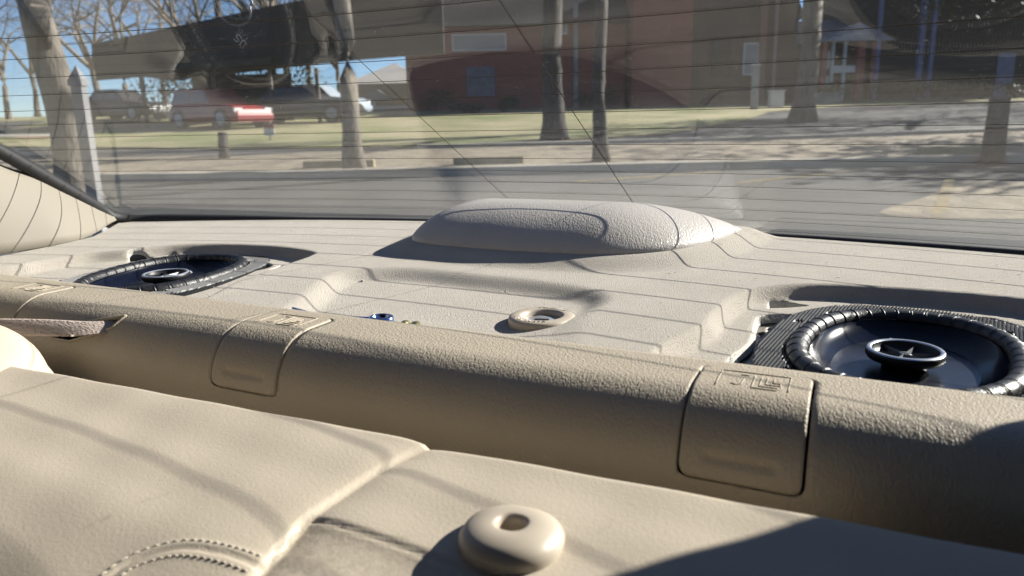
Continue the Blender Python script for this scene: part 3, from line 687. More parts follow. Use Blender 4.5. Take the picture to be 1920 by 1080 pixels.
# ================================================================== tool and bolt lying in the tray
def build_tools():
    zt = float(shelf_z(np.array([[-0.30, 0.41]]))[0])
    t = thing('ratchet_wrench', 'blue tinted chrome ratchet lying in the tray behind the ledge', 'wrench', (-0.30, 0.405, EYE+zt))
    hx, hy = -0.2775, 0.3975; zt -= 0.0008
    mb = MB().lathe([(0.0080, 0.0), (0.0086, 0.002), (0.0086, 0.0060), (0.0080, 0.0078), (0.0064, 0.0082), (0.0058, 0.0074), (0.0054, 0.0035), (0.0, 0.0030)], 36, (hx, hy, zt), 1.0, 0.9)
    mb.make('ratchet_head', MT['chrome'], t, True, True)
    mb = MB(); mb.tube([(hx-0.007, hy, zt+0.0040), (hx-0.03, hy-0.0012, zt+0.0032), (hx-0.055, hy-0.0005, zt+0.0030), (hx-0.080, hy+0.003, zt+0.0038), (hx-0.086, hy+0.0035, zt+0.0038)], [0.0034, 0.0026, 0.0026, 0.0042, 0.0032], 12, flat=0.8)
    mb.make('handle', MT['chrome'], t, True, True)
    mb = MB().lathe([(0.0050, 0.0036), (0.0048, 0.0050), (0.003, 0.0054), (0.0, 0.0054)], 8, (hx, hy, zt)); mb.make('gear', MT['void'], t, False, True)
    x, y = -0.2515, 0.3965
    zt2 = float(shelf_z(np.array([[x, y]]))[0])
    b = thing('bolt', 'small yellow zinc bolt lying beside the ratchet head', 'bolt', (x, y, EYE+zt2))
    def cyl(x0, x1, r, n): 
        m_ = MB(); m_.tube([(x0, y, zt2+0.0034), (x1, y+(x1-x0)*0.05, zt2+0.0034)], r, n); return m_
    cyl(x-0.001, x+0.0028, 0.0034, 6).make('hex_head', MT['brass'], b, False, True)
    mb = MB(); mb.tube([(x-0.0085+i*0.0004, y, zt2+0.0034) for i in range(20)], [0.0017+0.0003*(i % 2) for i in range(20)], 10); mb.make('threaded_shank', MT['brass'], b, True, True)
    cyl(x-0.0085, x-0.0055, 0.0033, 6).make('nut', MT['brass'], b, False, True)
    c = RNG.normal(size=(14, 3)); c /= np.linalg.norm(c, axis=1)[:, None]
    mb = MB(); px, py = onz(680, 534, -0.134)[:2]; pz = float(shelf_z(np.array([[px, py]]))[0])
    mb.lathe([(0.0, 0.0), (0.0011, 0.0004), (0.0012, 0.0009), (0.0006, 0.0015), (0.0, 0.0016)], 7, (px, py, pz), 1.2, 0.8)
    tag(mb.make('crumb', MT['white'], None, False, True), 'tiny white crumb on the felt left of the tray edge', 'crumb')
build_tools()

# ================================================================== cabin shell: pillars, roof, doors, deck lid
def build_cabin():
    t = thing('left_pillar_trim'[5:], 'smooth beige pillar trim crossed by defroster shadows at the left end of the window', 'pillar trim', (-0.78, 0.5, EYE-0.12))
    base = smooth_poly([(-0.80, -0.10, -0.12), (-0.785, 0.20, -0.122), (-0.772, 0.40, -0.1235), (-0.768, 0.479, -0.1235), (-0.768, 0.534, -0.1225), (-0.788, 0.577, -0.1205), (-0.820, 0.62, -0.1175), (-0.838, 0.652, -0.1150)], 8, False)
    top = smooth_poly([(-0.60, -0.10, 0.21), (-0.655, 0.05, 0.185), (-0.742, 0.31, 0.052), (-0.786, 0.470, -0.030), (-0.798, 0.520, -0.050), (-0.810, 0.560, -0.070), (-0.826, 0.612, -0.094), (-0.842, 0.652, -0.1125)], 8, False)
    def wall(name, mir, par, m_):
        V = []; F = []; n = len(base); K = 10
        for i in range(n):
            for k in range(K):
                a = k/(K-1); p = base[i]*(1-a)+top[i]*a; h = np.linalg.norm(top[i]-base[i])
                p = p+np.array([0.06*h*a*(1-a), 0, 0])
                if mir: p = np.array([2*(-0.275)-p[0], p[1], p[2]])
                V.append(p)
        for i in range(n-1):
            for k in range(K-1):
                f = (i*K+k, (i+1)*K+k, (i+1)*K+k+1, i*K+k+1); F.append(f if not mir else f[::-1])
        o = mesh(name, V, F, m_, par); sd = o.modifiers.new('thick', 'SOLIDIFY'); sd.thickness = 0.02; sd.offset = -1; return o
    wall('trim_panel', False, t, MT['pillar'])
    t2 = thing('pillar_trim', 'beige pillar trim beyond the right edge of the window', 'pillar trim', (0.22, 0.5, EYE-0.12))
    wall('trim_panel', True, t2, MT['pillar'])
    c = thing('car', 'grey car shell around the rear seat with roof, doors and trunk lid', 'car', (-0.27, 0.0, 0.0))
    mb = MB()
    V = []; F = []
    xs = np.linspace(-0.74, 0.19, 12); ys = np.linspace(0.10, -1.5, 14)
    for y in ys:
        for x in xs: V.append((x, y + (0.03*(1-((x+0.275)/0.47)**2) if y > 0.05 else 0), 0.215+0.03*(1-((x+0.275)/0.47)**2)+0.02*min(1, (0.1-y)/0.5)))
    for j in range(len(ys)-1):
        for i in range(len(xs)-1): F.append((j*12+i, j*12+i+1, (j+1)*12+i+1, (j+1)*12+i))
    r = mesh('roof', V, F, MT['liner'], c); sd = r.modifiers.new('thick', 'SOLIDIFY'); sd.thickness = 0.04; sd.offset = -1
    for a, b in ((-0.90, -0.82), (0.27, 0.35)): MB().box(a, b, -1.5, 0.25, -0.75, -0.14).make('door', MT['liner'], c, False, True)
    mb = MB(); mb.box(-0.82, 0.27, -1.5, 0.20, -0.78, -0.72); mb.make('floor', MT['carpet'], c, False, True)
    for a, b in ((-0.80, -0.36), (-0.19, 0.25)): bevel(MB().box(a, b, -0.75, -0.60, -0.72, 0.10).make('front_seat', MT['carpet'], c, False, True), 0.04, 3)  # unseen seats as plain dark blocks, shaped to stop light from the front
    mb = MB(); mb.box(-0.82, 0.27, -1.55, -1.45, -0.75, -0.05); mb.make('dashboard', MT['carpet'], c, False, True)
    mb = MB(); mb.box(-0.82, 0.27, -1.50, -1.47, -0.045, 0.24); mb.make('front_light_block', MT['carpet'], c, False, True)  # unseen dark panel added at the front to block light
    for a, b in ((-0.80, -0.74), (0.19, 0.25)): MB().box(a, b, -1.46, 0.02, -0.139, 0.20).make('dimming_side_pane', MT['dimglass'], c, False, True)  # unseen side panes, added dark to cut the fill light
    mb = MB(); mb.box(-0.74, 0.20, 0.385, 0.41, -0.45, -0.155); mb.make('bulkhead', MT['void'], c, False, True)
    # trunk lid behind the window
    V = []; F = []; xs = np.linspace(-0.95, 0.42, 24); vv = np.linspace(0, 1, 10)
    for v in vv:
        for x in xs:
            yb = gy(x, -0.122)+0.012; ye = 1.03-0.12*(x+0.27)**2; y = yb+(ye-yb)*v
            V.append((x, y, -0.135-0.012*v-0.05*v**4-0.04*(x+0.27)**2))
    for j in range(9):
        for i in range(23): F.append((j*24+i, j*24+i+1, (j+1)*24+i+1, (j+1)*24+i))
    o = mesh('trunk_lid', V, F, MT['paint'], c); sd = o.modifiers.new('thick', 'SOLIDIFY'); sd.thickness = 0.01; sd.offset = -1
    # added unseen plate on the sun side, its edge shaped to shade ledge and seat
    P = np.array([(0.275, 0.555, -0.10), (0.262, 0.536, 0.004), (0.252, 0.534, 0.025), (0.238, 0.523, 0.037), (0.197, 0.488, 0.052), (0.200, 0.500, 0.13), (0.20, 0.50, 0.22)])
    V = []; F = []
    for p in P: V += [p, p+np.array([0.22, -0.06, -0.03])]
    for i in range(len(P)-1): F.append((2*i, 2*i+1, 2*i+3, 2*i+2))
    o = mesh('shade_plate', V, F, MT['paint'], c, False); sd = o.modifiers.new('thick', 'SOLIDIFY'); sd.thickness = 0.01
build_cabin()

# ================================================================== OUTSIDE: ground
HY = radians(YAW)
def hx(u, d): return (u-953)/FPX*d*0.974
def hz(v, u, d):                              # world height of a sight line at heading distance d
    r = ray(u, v); h = -r[0]*sin(HY)+r[1]*cos(HY); return EYE + r[2]/h*d
def gr(d): return 0.04*max(0.0, min(d, 48)-6)+0.012*max(0.0, min(d, 110)-48)
def out(name, label, cat, x, d, group=None, rz=0.0, z=None):
    return thing(name, label, cat, (x*cos(HY)-d*sin(HY), x*sin(HY)+d*cos(HY), gr(d) if z is None else z), HY+rz, group)
ASPH = mat('worn_asphalt', (0.085, 0.085, 0.082), 0.9, col2=(0.055, 0.056, 0.055), vscale=1.3, bump=0.5, bscale=60, bdist=0.01, detail=8)
CONC = mat('pale_concrete', (0.52, 0.48, 0.40), 0.9, var=0.25, vscale=2)
DIRT = mat('dry_dirt_and_leaves', (0.36, 0.30, 0.21), 0.95, col2=(0.20, 0.165, 0.12), vscale=2.5, detail=8, bump=0.6, bscale=12, bdist=0.05)
LAWN = mat('winter_lawn', (0.42, 0.36, 0.21), 0.95, col2=(0.19, 0.215, 0.07), vscale=0.45, detail=8, bump=0.6, bscale=25, bdist=0.04)
YEL = mat('worn_yellow_paint', (0.34, 0.24, 0.08), 0.8, col2=(0.14, 0.12, 0.08), vscale=6)
REDP = mat('faded_red_paint', (0.42, 0.10, 0.08), 0.8, var=0.3, vscale=4)
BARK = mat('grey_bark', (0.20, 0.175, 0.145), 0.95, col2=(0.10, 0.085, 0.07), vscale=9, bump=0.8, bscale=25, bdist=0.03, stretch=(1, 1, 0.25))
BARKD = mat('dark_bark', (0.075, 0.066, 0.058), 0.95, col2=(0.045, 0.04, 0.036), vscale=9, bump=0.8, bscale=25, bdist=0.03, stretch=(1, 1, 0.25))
TWIG = mat('brown_twigs', (0.13, 0.11, 0.09), 0.9)
TWIGL = mat('pale_twigs', (0.24, 0.20, 0.15), 0.9)
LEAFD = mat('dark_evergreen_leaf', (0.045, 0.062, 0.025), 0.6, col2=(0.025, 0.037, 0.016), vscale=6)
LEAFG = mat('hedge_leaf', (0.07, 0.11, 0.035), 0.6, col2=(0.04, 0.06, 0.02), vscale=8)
def gsheet(name, poly, m, lift, kind='structure'):
    """ground sheet in heading coordinates, cut into strips that follow the slope of the ground"""
    poly = np.array(poly, float); ds = [6, 12, 16, 20, 26, 34, 48, 110]
    bm_ = __import__('bmesh').new(); import bmesh
    vs = [bm_.verts.new((p[0], p[1], 0)) for p in poly]; bm_.faces.new(vs)
    for d in ds: bmesh.ops.bisect_plane(bm_, geom=bm_.verts[:]+bm_.edges[:]+bm_.faces[:], plane_co=(0, d, 0), plane_no=(0, 1, 0))
    for v in bm_.verts: v.co.z = gr(v.co.y)+lift
    bmesh.ops.recalc_face_normals(bm_, faces=bm_.faces[:])
    me = bpy.data.meshes.new(name); bm_.to_mesh(me); bm_.free(); me.materials.append(m)
    for p in me.polygons:
        if p.normal.z < 0: p.flip()
    o = bpy.data.objects.new(name, me); COL.objects.link(o); o.rotation_euler = (0, 0, HY)
    return tag(o, kind=kind) if kind else o
gsheet('ground', [(-700, -300), (700, -300), (700, 900), (-700, 900)], ASPH, 0.0)
gsheet('dirt_island', [(-40, 12.3), (-7.5, 12.2), (-4.6, 11.9), (14, 11.9), (30, 12.6), (30, 17.9), (13, 17.7), (6, 16.6), (-2, 16.3), (-8, 15.9), (-40, 15.5)], DIRT, 0.05)
gsheet('lawn', [(-16, 21.5), (-7, 18.2), (-1.2, 17.2), (4.0, 19.6), (8.2, 26), (10.6, 31), (16, 36), (60, 40), (60, 110), (-90, 110), (-90, 60), (-24, 40)], LAWN, 0.03)
gsheet('pavement', [(-30, 27), (-14.5, 24.6), (-14.5, 26.4), (-30, 29.5)], CONC, 0.05)
gsheet('sun_patch', smooth_poly([(hx(1650, 7.8), 7.6), (hx(1800, 7.3), 7.2), (hx(2100, 7.2), 7.2), (hx(2300, 8.6), 8.6), (hx(2200, 10.2), 10.2), (hx(1900, 9.9), 10.0), (hx(1800, 9.5), 9.4), (hx(1740, 8.6), 8.5)], 5), DIRT, 0.004)  # pale sheet paints a patch of sunlight on the asphalt
def kerb(pts, lab):
    mb = MB(); P = np.array(pts, float)
    for a, b in zip(P[:-1], P[1:]):
        t = (b-a)/np.linalg.norm(b-a); n = np.array([-t[1], t[0]])*0.09; q = [a-n, b-n, b+n, a+n]
        V = [(x, y, gr(y)-0.1) for x, y in q]+[(x, y, gr(y)+0.13) for x, y in q]
        mb.add(V, [(4, 5, 6, 7), (0, 1, 5, 4), (1, 2, 6, 5), (2, 3, 7, 6), (3, 0, 4, 7)])
    o = mb.make('kerb', CONC); o.rotation_euler = (0, 0, HY); return tag(o, lab, 'kerb', 'concrete kerbs round the dirt island')
kerb([(-7.4, 12.05), (-4.6, 11.75), (14, 11.75), (30, 12.45)], 'long pale concrete kerb between the parking lot and the dirt island')
kerb([(-2, 16.45), (6, 16.75), (13, 17.85), (30, 18.05)], 'far kerb of the dirt island beside the shaded road')
for i, (x, d, a, lab) in enumerate([(-0.35, 12.9, 0.05, 'short yellowish wheel stop behind the kerb left of the dark post'), (-2.9, 12.9, 0.05, 'wheel stop half hidden behind the grey trunk'), (7.6, 12.9, -0.05, 'wheel stop left of the dark stump')]):
    t = out('wheel_stop', lab, 'wheel stop', x, d, 'concrete wheel stops on the island', a, gr(d)+0.05)
    mb = MB(); V = []; pr = [(-0.09, 0), (-0.07, 0.12), (0.07, 0.12), (0.09, 0)]
    mb.add([(s*0.6, y, z) for s in (-1, 1) for y, z in pr], [(0, 1, 2, 3), (7, 6, 5, 4), (0, 4, 5, 1), (1, 5, 6, 2), (2, 6, 7, 3)]); bevel(mb.make('block', mat('yellowed_concrete', (0.40, 0.34, 0.20), 0.9, var=0.3, vscale=6), t), 0.02)
    for s in (-0.4, 0.4): MB().tube([(s, 0, 0.10), (s, 0, 0.124)], 0.02, 8).make('pin', MT['rubber'], t)
for i, (u, d, w_, L, a, lab) in enumerate([(1790, 8.6, 0.12, 3.2, 0.55, 'worn yellow parking stripe in the sunlit lot at the right'), (1500, 10.6, 0.12, 2.2, 1.1, 'faded yellow parking stripe near the kerb on the right'), (1220, 11.0, 0.12, 2.4, 1.25, 'faint yellow parking stripe below the dark post')]):
    x = hx(u, d); c, s = cos(a), sin(a)
    q = [(-w_/2, -L/2), (w_/2, -L/2), (w_/2, L/2), (-w_/2, L/2)]
    o = gsheet('parking_stripe', [(x+p*c+q_*s, d-p*s+q_*c) for p, q_ in q], YEL, 0.006, None)
    tag(o, lab, 'road marking', 'yellow stripes on the lot')
o = gsheet('red_kerb_marking', [(hx(30, 24), 24.2), (hx(110, 24), 23.6), (hx(110, 24), 23.3), (hx(30, 24), 23.9)], REDP, 0.08, None); tag(o, 'faded red painted strip along the far left pavement', 'road marking')

# ------------------------------------------------------------------ trees
def branch(mb, p, d, L, r, lv, maxlv, spread, droop, wig=0.25):
    n = 4; pts = [p]; q = p.copy(); dd = d.copy()
    for i in range(n):
        dd = dd+RNG.normal(size=3)*wig*0.35+np.array([0, 0, droop]); dd /= np.linalg.norm(dd); q = q+dd*L/n; pts.append(q.copy())
    rs = np.linspace(r, r*0.62, n+1); mb.tube(pts, rs, 7 if lv < 2 else (5 if lv < 4 else 3))
    if lv >= maxlv: return
    k = 3 if lv > 0 else 4
    for i in range(k):
        j = random.choice([2, 3, 4]) if i else 4
        ax = RNG.normal(size=3); ax -= dd*(ax@dd); ax /= np.linalg.norm(ax)
        a = random.uniform(0.5, 1.1)*spread; nd = dd*cos(a)+ax*sin(a)
        branch(mb, pts[j], nd, L*random.uniform(0.6, 0.85), rs[j]*random.uniform(0.5, 0.7), lv+1, maxlv, spread, droop, wig)
def bare_tree(label, x, d, H, r, lean=(0, 0), levels=5, bark=BARK, twig=TWIG, group='bare winter trees', limbs=None, h0=0.35, spread=0.8, seed=1, name='bare_tree', limbL=0.38):
    global RNG; random.seed(seed); RNG = np.random.default_rng(seed)
    t = out(name, label, 'tree', x, d, group)
    hh = H*h0; P = []; R = []
    for i in range(9):
        a = i/8; P.append((lean[0]*a+0.03*sin(a*7+seed), lean[1]*a+0.03*cos(a*5+seed), -0.15+(hh+0.15)*a)); R.append(r*(1+0.55*math.exp(-a*hh/0.35))*(1-0.22*a))
    mb = MB(); mb.tube(P, R, 16); mb.make('trunk', bark, t, True)
    mb = MB(); top = np.array(P[-1])
    for k, l in enumerate(limbs or [(random.uniform(-1, 1), random.uniform(-1, 1), random.uniform(0.8, 1.6)) for _ in range(4)]):
        dv = np.array(l, float); dv /= np.linalg.norm(dv)
        branch(mb, top-np.array([0, 0, r*0.5])-dv*r*0.2, dv, H*limbL, r*0.62, 0, levels, spread, 0.02)
    mb.make('crown', twig, t, True); return t
LT = bare_tree('thick grey bare tree with a sawn limb stub behind the pointed post', hx(132, 9.5), 9.5, 9.5, 0.225, (-0.30, 0.2), 5, BARK, TWIG, None, [(-0.35, 0.2, 1.6), (0.22, 0.3, 1.6), (-0.1, 0.9, 1.2)], 0.27, seed=11)
mb = MB(); mb.tube([(-0.18, -0.05, 1.95), (-0.02, -0.28, 2.22), (0.04, -0.36, 2.32)], [0.13, 0.11, 0.10], 12); st = mb.make('limb_stub', BARK, LT, True)
mb = MB(); mb.tube([(0.04, -0.36, 2.321), (0.045, -0.367, 2.335)], [0.085, 0.078], 12); mb.make('sawn_face', mat('sawn_wood', (0.34, 0.27, 0.19), 0.9, var=0.3, vscale=20), st)
bare_tree('grey forked bare tree standing left of the porch house', hx(1508, 24), 24, 12, 0.34, (0.1, 0), 5, BARK, TWIG, None, [(0.9, 0.1, 1.1), (-0.5, 0.2, 1.5), (0.15, 0.5, 1.4)], 0.42, seed=5)
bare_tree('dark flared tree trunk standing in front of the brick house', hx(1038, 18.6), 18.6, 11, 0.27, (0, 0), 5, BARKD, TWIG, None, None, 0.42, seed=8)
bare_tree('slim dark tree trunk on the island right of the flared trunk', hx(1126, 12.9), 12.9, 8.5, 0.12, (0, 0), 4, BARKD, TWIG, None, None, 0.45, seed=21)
bare_tree('slim grey tree trunk at the kerb left of the tan house', hx(662, 12.4), 12.4, 8.5, 0.155, (-0.12, 0), 4, BARK, TWIG, None, None, 0.5, seed=23)
for i, (u, d, H) in enumerate([(20, 44, 9), (75, 52, 10), (190, 46, 10), (245, 40, 8.5), (315, 52, 11), (385, 45, 12), (440, 56, 10), (545, 36, 9), (520, 34, 8), (588, 38, 9), (640, 60, 11), (-60, 38, 10)]):
    bare_tree('bare branching tree in the pale thicket far behind the parking lot', hx(u, d), d, H, 0.16+0.03*(i % 3), (0, 0), 5, BARK, TWIGL if i % 3 else TWIG, 'bare trees of the far thicket', None, 0.28, 0.85, seed=40+i)
for i, (u, d, H) in enumerate([(1250, 66, 15), (1600, 70, 13), (1350, 64, 14)]):
    bare_tree('tall bare tree rising behind the roofs', hx(u, d), d, H, 0.2, (0, 0), 5, BARK, TWIG, 'tall trees behind the roofs', None, 0.4, 0.8, seed=80+i)
# bare tree whose branches cross the sky over the dark carport
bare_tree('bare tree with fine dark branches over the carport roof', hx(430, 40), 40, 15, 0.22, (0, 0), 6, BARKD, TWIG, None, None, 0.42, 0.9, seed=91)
def leaves(mb, c, rad, n, size):
    for _ in range(n):
        v = RNG.normal(size=3); v /= np.linalg.norm(v); v *= RNG.random()**0.4
        p = np.array(c)+v*np.array(rad); a = RNG.normal(size=3); a /= np.linalg.norm(a); b = np.cross(a, RNG.normal(size=3)); b /= np.linalg.norm(b); s = size*random.uniform(0.6, 1.4)
        mb.add([p-a*s, p+b*s*0.5, p+a*s, p-b*s*0.5], [(0, 1, 2, 3)])
def live_oak(label, x, d, H, R, seed, n=5200):
    global RNG; random.seed(seed); RNG = np.random.default_rng(seed)
    t = out('live_oak', label, 'tree', x, d, 'evergreen oaks beyond the right edge')
    mb = MB(); mb.tube([(0, 0, -0.2), (0.05, 0, H*0.2), (0, 0.05, H*0.45)], [0.32, 0.26, 0.2], 12)
    for k in range(7):
        a = k*0.9; mb.tube([(0, 0, H*0.38), (cos(a)*R*0.4, sin(a)*R*0.4, H*0.55), (cos(a)*R*0.75, sin(a)*R*0.75, H*0.68)], [0.14, 0.09, 0.03], 7)
    mb.make('trunk', BARKD, t, True); mb = MB()
    for k in range(26):
        a = random.uniform(0, 2*pi); q = sqrt(random.random())*R*0.85; leaves(mb, (cos(a)*q, sin(a)*q, H*random.uniform(0.42, 0.9)), (R*0.34, R*0.34, H*0.12), n//26, 0.12)
    mb.make('crown', LEAFD, t)
live_oak('broad evergreen oak just beyond the right edge shading the road', 19, 26, 9, 5.0, 3)
live_oak('dense evergreen oak beyond the right edge shading the parking lot', 17.0, 15.5, 7.0, 4.2, 4)
live_oak('large evergreen oak beyond the right edge shading the brick house', 33, 36, 12, 8.0, 6, 7000)
def shrub(label, u, d, R, H, n=420, m=LEAFG, group='shrubs along the brick house', z=None, cat='shrub', name='shrub'):
    global RNG; RNG = np.random.default_rng(int(u)); random.seed(int(u))
    t = out(name, label, cat, hx(u, d), d, group, 0, z)
    mb = MB()
    for k in range(7): mb.tube([(0, 0, -0.05), (random.uniform(-R, R)*0.6, random.uniform(-.3, .3), H*0.6)], [0.025, 0.01], 4)
    mb.make('stems', TWIG, t); mb = MB()
    for k in range(9): leaves(mb, (random.uniform(-R, R)*0.7, random.uniform(-R, R)*0.3, H*random.uniform(0.3, 0.75)), (R*0.4, R*0.35, H*0.3), n//9, 0.09)
    mb.make('foliage', m, t); return t
shrub('dark low shrub at the left corner of the brick house', 825, 40, 1.0, 1.2, m=LEAFD)
shrub('round green shrub below the brick wall between two windows', 945, 38, 0.8, 1.0)
shrub('long dark shrub behind the flared trunk', 1110, 39, 1.5, 1.2, m=LEAFD)
shrub('low green shrub under the blue grey window', 890, 37, 1.0, 0.5)
shrub('yellow green shrub beside the porch wall', 1560, 42, 0.8, 1.1, m=mat('yellow_green_leaf', (0.16, 0.17, 0.04), 0.6))
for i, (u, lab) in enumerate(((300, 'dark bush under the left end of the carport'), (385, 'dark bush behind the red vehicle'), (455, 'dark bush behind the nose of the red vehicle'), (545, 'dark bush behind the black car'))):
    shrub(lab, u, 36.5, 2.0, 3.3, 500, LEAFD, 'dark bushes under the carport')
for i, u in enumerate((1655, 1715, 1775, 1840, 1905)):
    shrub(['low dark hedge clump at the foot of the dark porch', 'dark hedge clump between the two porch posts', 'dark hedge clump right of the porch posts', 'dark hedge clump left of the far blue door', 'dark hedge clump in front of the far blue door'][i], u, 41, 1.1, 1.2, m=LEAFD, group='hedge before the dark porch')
# ------------------------------------------------------------------ houses
BRICK = brickmat('red_brick', (0.46, 0.12, 0.09), (0.36, 0.085, 0.065), (0.30, 0.22, 0.18), 5.5)
BRICKT = brickmat('tan_brick', (0.72, 0.56, 0.40), (0.64, 0.49, 0.35), (0.7, 0.62, 0.5), 5.5)
BRICKB = brickmat('brown_brick', (0.15, 0.075, 0.055), (0.11, 0.055, 0.042), (0.16, 0.12, 0.10), 5.5)
SHING = mat('grey_shingle', (0.22, 0.205, 0.185), 0.95, col2=(0.14, 0.13, 0.12), vscale=4, bump=0.6, bscale=12, bdist=0.05)
SHINGL = mat('pale_grey_shingle', (0.50, 0.48, 0.46), 0.95, col2=(0.42, 0.40, 0.38), vscale=4)
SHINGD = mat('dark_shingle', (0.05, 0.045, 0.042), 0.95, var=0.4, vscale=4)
TRIM = mat('white_trim', (0.72, 0.72, 0.70), 0.6)
REDW = mat('red_painted_wood', (0.50, 0.12, 0.09), 0.6, var=0.2, vscale=3)
BLUEW = mat('blue_grey_paint', (0.18, 0.20, 0.36), 0.6, var=0.2, vscale=3)
BLIND = mat('grey_window_blind', (0.36, 0.37, 0.38), 0.7, col2=(0.27, 0.28, 0.30), vscale=8, stretch=(0.1, 0.1, 6))
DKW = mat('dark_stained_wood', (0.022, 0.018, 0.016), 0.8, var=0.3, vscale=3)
PANE = glassmat('dark_house_glass', (0.25, 0.27, 0.30), f0=0.08)
def window(par, x, z, w_, h_, y, pane=BLIND, frame=TRIM, bars=0):
    mb = MB(); f = 0.07
    mb.box(x-w_/2-f, x+w_/2+f, y-0.10, y-0.012, z-f, z).box(x-w_/2-f, x+w_/2+f, y-0.10, y-0.012, z+h_, z+h_+f).box(x-w_/2-f, x-w_/2, y-0.10, y-0.012, z, z+h_).box(x+w_/2, x+w_/2+f, y-0.10, y-0.012, z, z+h_)
    for k in range(bars): mb.box(x-w_/2+w_*(k+1)/(bars+1)-0.03, x-w_/2+w_*(k+1)/(bars+1)+0.03, y-0.085, y-0.06, z, z+h_)
    o = mb.make('window', frame, par); mb = MB(); mb.box(x-w_/2, x+w_/2, y-0.055, y-0.03, z, z+h_); mb.make('pane', pane, o); return o
def gable(par, x0, x1, y0, y1, z0, rise, m, axis='x', over=0.4, name='roof'):
    mb = MB(); x0 -= over; x1 += over; y0 -= over; y1 += over
    if axis == 'x': V = [(x0, y0, z0), (x1, y0, z0), (x1, y1, z0), (x0, y1, z0), (x0, (y0+y1)/2, z0+rise), (x1, (y0+y1)/2, z0+rise)]; F = [(0, 1, 5, 4), (2, 3, 4, 5), (0, 4, 3), (1, 2, 5), (3, 2, 1, 0)]
    elif axis == 'y': V = [(x0, y0, z0), (x1, y0, z0), (x1, y1, z0), (x0, y1, z0), ((x0+x1)/2, y0, z0+rise), ((x0+x1)/2, y1, z0+rise)]; F = [(0, 4, 5, 3), (4, 1, 2, 5), (0, 1, 4), (2, 3, 5), (3, 2, 1, 0)]
    else:
        k = min(x1-x0, y1-y0)/2*0.98; V = [(x0, y0, z0), (x1, y0, z0), (x1, y1, z0), (x0, y1, z0), (x0+k, (y0+y1)/2, z0+rise), (x1-k, (y0+y1)/2, z0+rise)]; F = [(0, 1, 5, 4), (2, 3, 4, 5), (0, 4, 3), (1, 2, 5), (3, 2, 1, 0)]
    mb.add(V, F); return mb.make(name, m, par)
# brick house in the middle
D = 42.0; bx = hx(1130, D); B = out('brick_house', 'long two storey red brick house with grey blinds behind the lawn', 'house', bx, D)
def U(u): return hx(u, D)-bx
def Z(v, u=1100): return hz(v, u, D)-gr(D)
mb = MB(); mb.box(U(766), U(1172), 0, 8, -0.5, Z(46)); mb.make('wall', BRICK, B)
mb = MB(); mb.box(U(1178), U(1285), -1.2, 8, -0.5, 6.9).add([(U(1178), -1.2, 6.9), (U(1392), -1.2, 6.9), (U(1285), -1.2, 8.6)], [(0, 1, 2)]); mb.make('wing_wall', BRICK, B)
mb = MB(); mb.box(U(1288), U(1478), -0.8, 8, -0.5, 6.9); mb.make('brown_wall', BRICKB, B)
gable(B, U(700), U(1478), 0, 8, Z(45), 4.0, SHINGD, 'x', 0.5)
window(B, U(903), Z(93, 903), U(950)-U(855), Z(66, 903)-Z(93, 903), 0)
window(B, U(904), Z(178, 904), U(928)-U(882), Z(128, 904)-Z(178, 904), 0, mat('blue_grey_blind', (0.16, 0.20, 0.27), 0.5, var=0.4, vscale=3), BLUEW, 1)
window(B, U(1052), Z(62, 1052), 0.6, 0.5, 0); window(B, U(1340), Z(140, 1340), 0.9, 1.6, -0.8, PANE, DKW); window(B, U(1395), Z(140, 1395), 0.7, 1.5, -0.8, BLIND, TRIM)
mb = MB()
mb.box(U(1076), U(1084), -0.14, -0.015, -0.4, 6.8); mb.make('downpipe', mat('weathered_downpipe', (0.45, 0.43, 0.40), 0.7, var=0.5, vscale=3), B)
mb = MB(); mb.box(U(1408), U(1420), -0.98, -0.82, -0.4, 6.8); mb.make('pilaster', mat('reddish_wood', (0.26, 0.13, 0.10), 0.8), B)
mb = MB(); mb.box(U(1434), U(1440), -0.94, -0.81, -0.4, 6.8); mb.make('corner_post', mat('pinkish_trim', (0.34, 0.24, 0.21), 0.8), B)
u = out('utility_box', 'white utility box on the lawn right of the brick house', 'utility box', hx(1455, 36), 36)
mb = MB(); mb.box(-0.32, 0.32, -0.2, 0.2, -0.1, 0.75); bevel(mb.make('cabinet', TRIM, u), 0.03); mb = MB(); mb.box(-0.36, 0.36, -0.24, 0.24, 0.752, 0.80); mb.make('lid', TRIM, u)
u = out('utility_pedestal', 'pale utility pedestal before the brown brick wall', 'utility box', hx(1414, 34), 34)
mb = MB(); mb.box(-0.14, 0.14, -0.12, 0.12, -0.1, 1.9); bevel(mb.make('pillar', mat('pale_grey_paint', (0.45, 0.45, 0.44), 0.6, var=0.3, vscale=4), u), 0.03); mb = MB(); mb.box(-0.17, 0.17, -0.15, 0.15, 1.902, 2.0); mb.make('cap', TRIM, u)
# tan house at the left of the middle
D = 50.0; bx = hx(712, D); T = out('tan_house', 'small tan brick house with grey hip roof and white porch column', 'house', bx, D)
mb = MB(); mb.box(U(662), U(770), 0, 7, -0.4, Z(157, 712)); mb.make('wall', BRICKT, T)
gable(T, U(662), U(800), 0, 7, Z(157, 712), Z(112, 712)-Z(157, 712), SHINGL, 'hip', 0.4)
pz = Z(190, 712); gable(T, U(690), U(745), -2.2, -0.01, pz, Z(170, 712)-pz, SHINGL, 'y', 0.1, 'porch_roof')
mb = MB(); mb.box(U(668), U(775), -0.06, -0.01, -0.3, pz-0.25); mb.make('porch_shade_sheet', mat('grey_porch_shade', (0.14, 0.14, 0.14), 0.8), T)  # grey sheet paints the shade under the porch roof
mb = MB(); mb.box(U(713)-0.1, U(713)+0.1, -2.2, -2.0, -0.3, pz-0.005); mb.make('porch_column', TRIM, T)
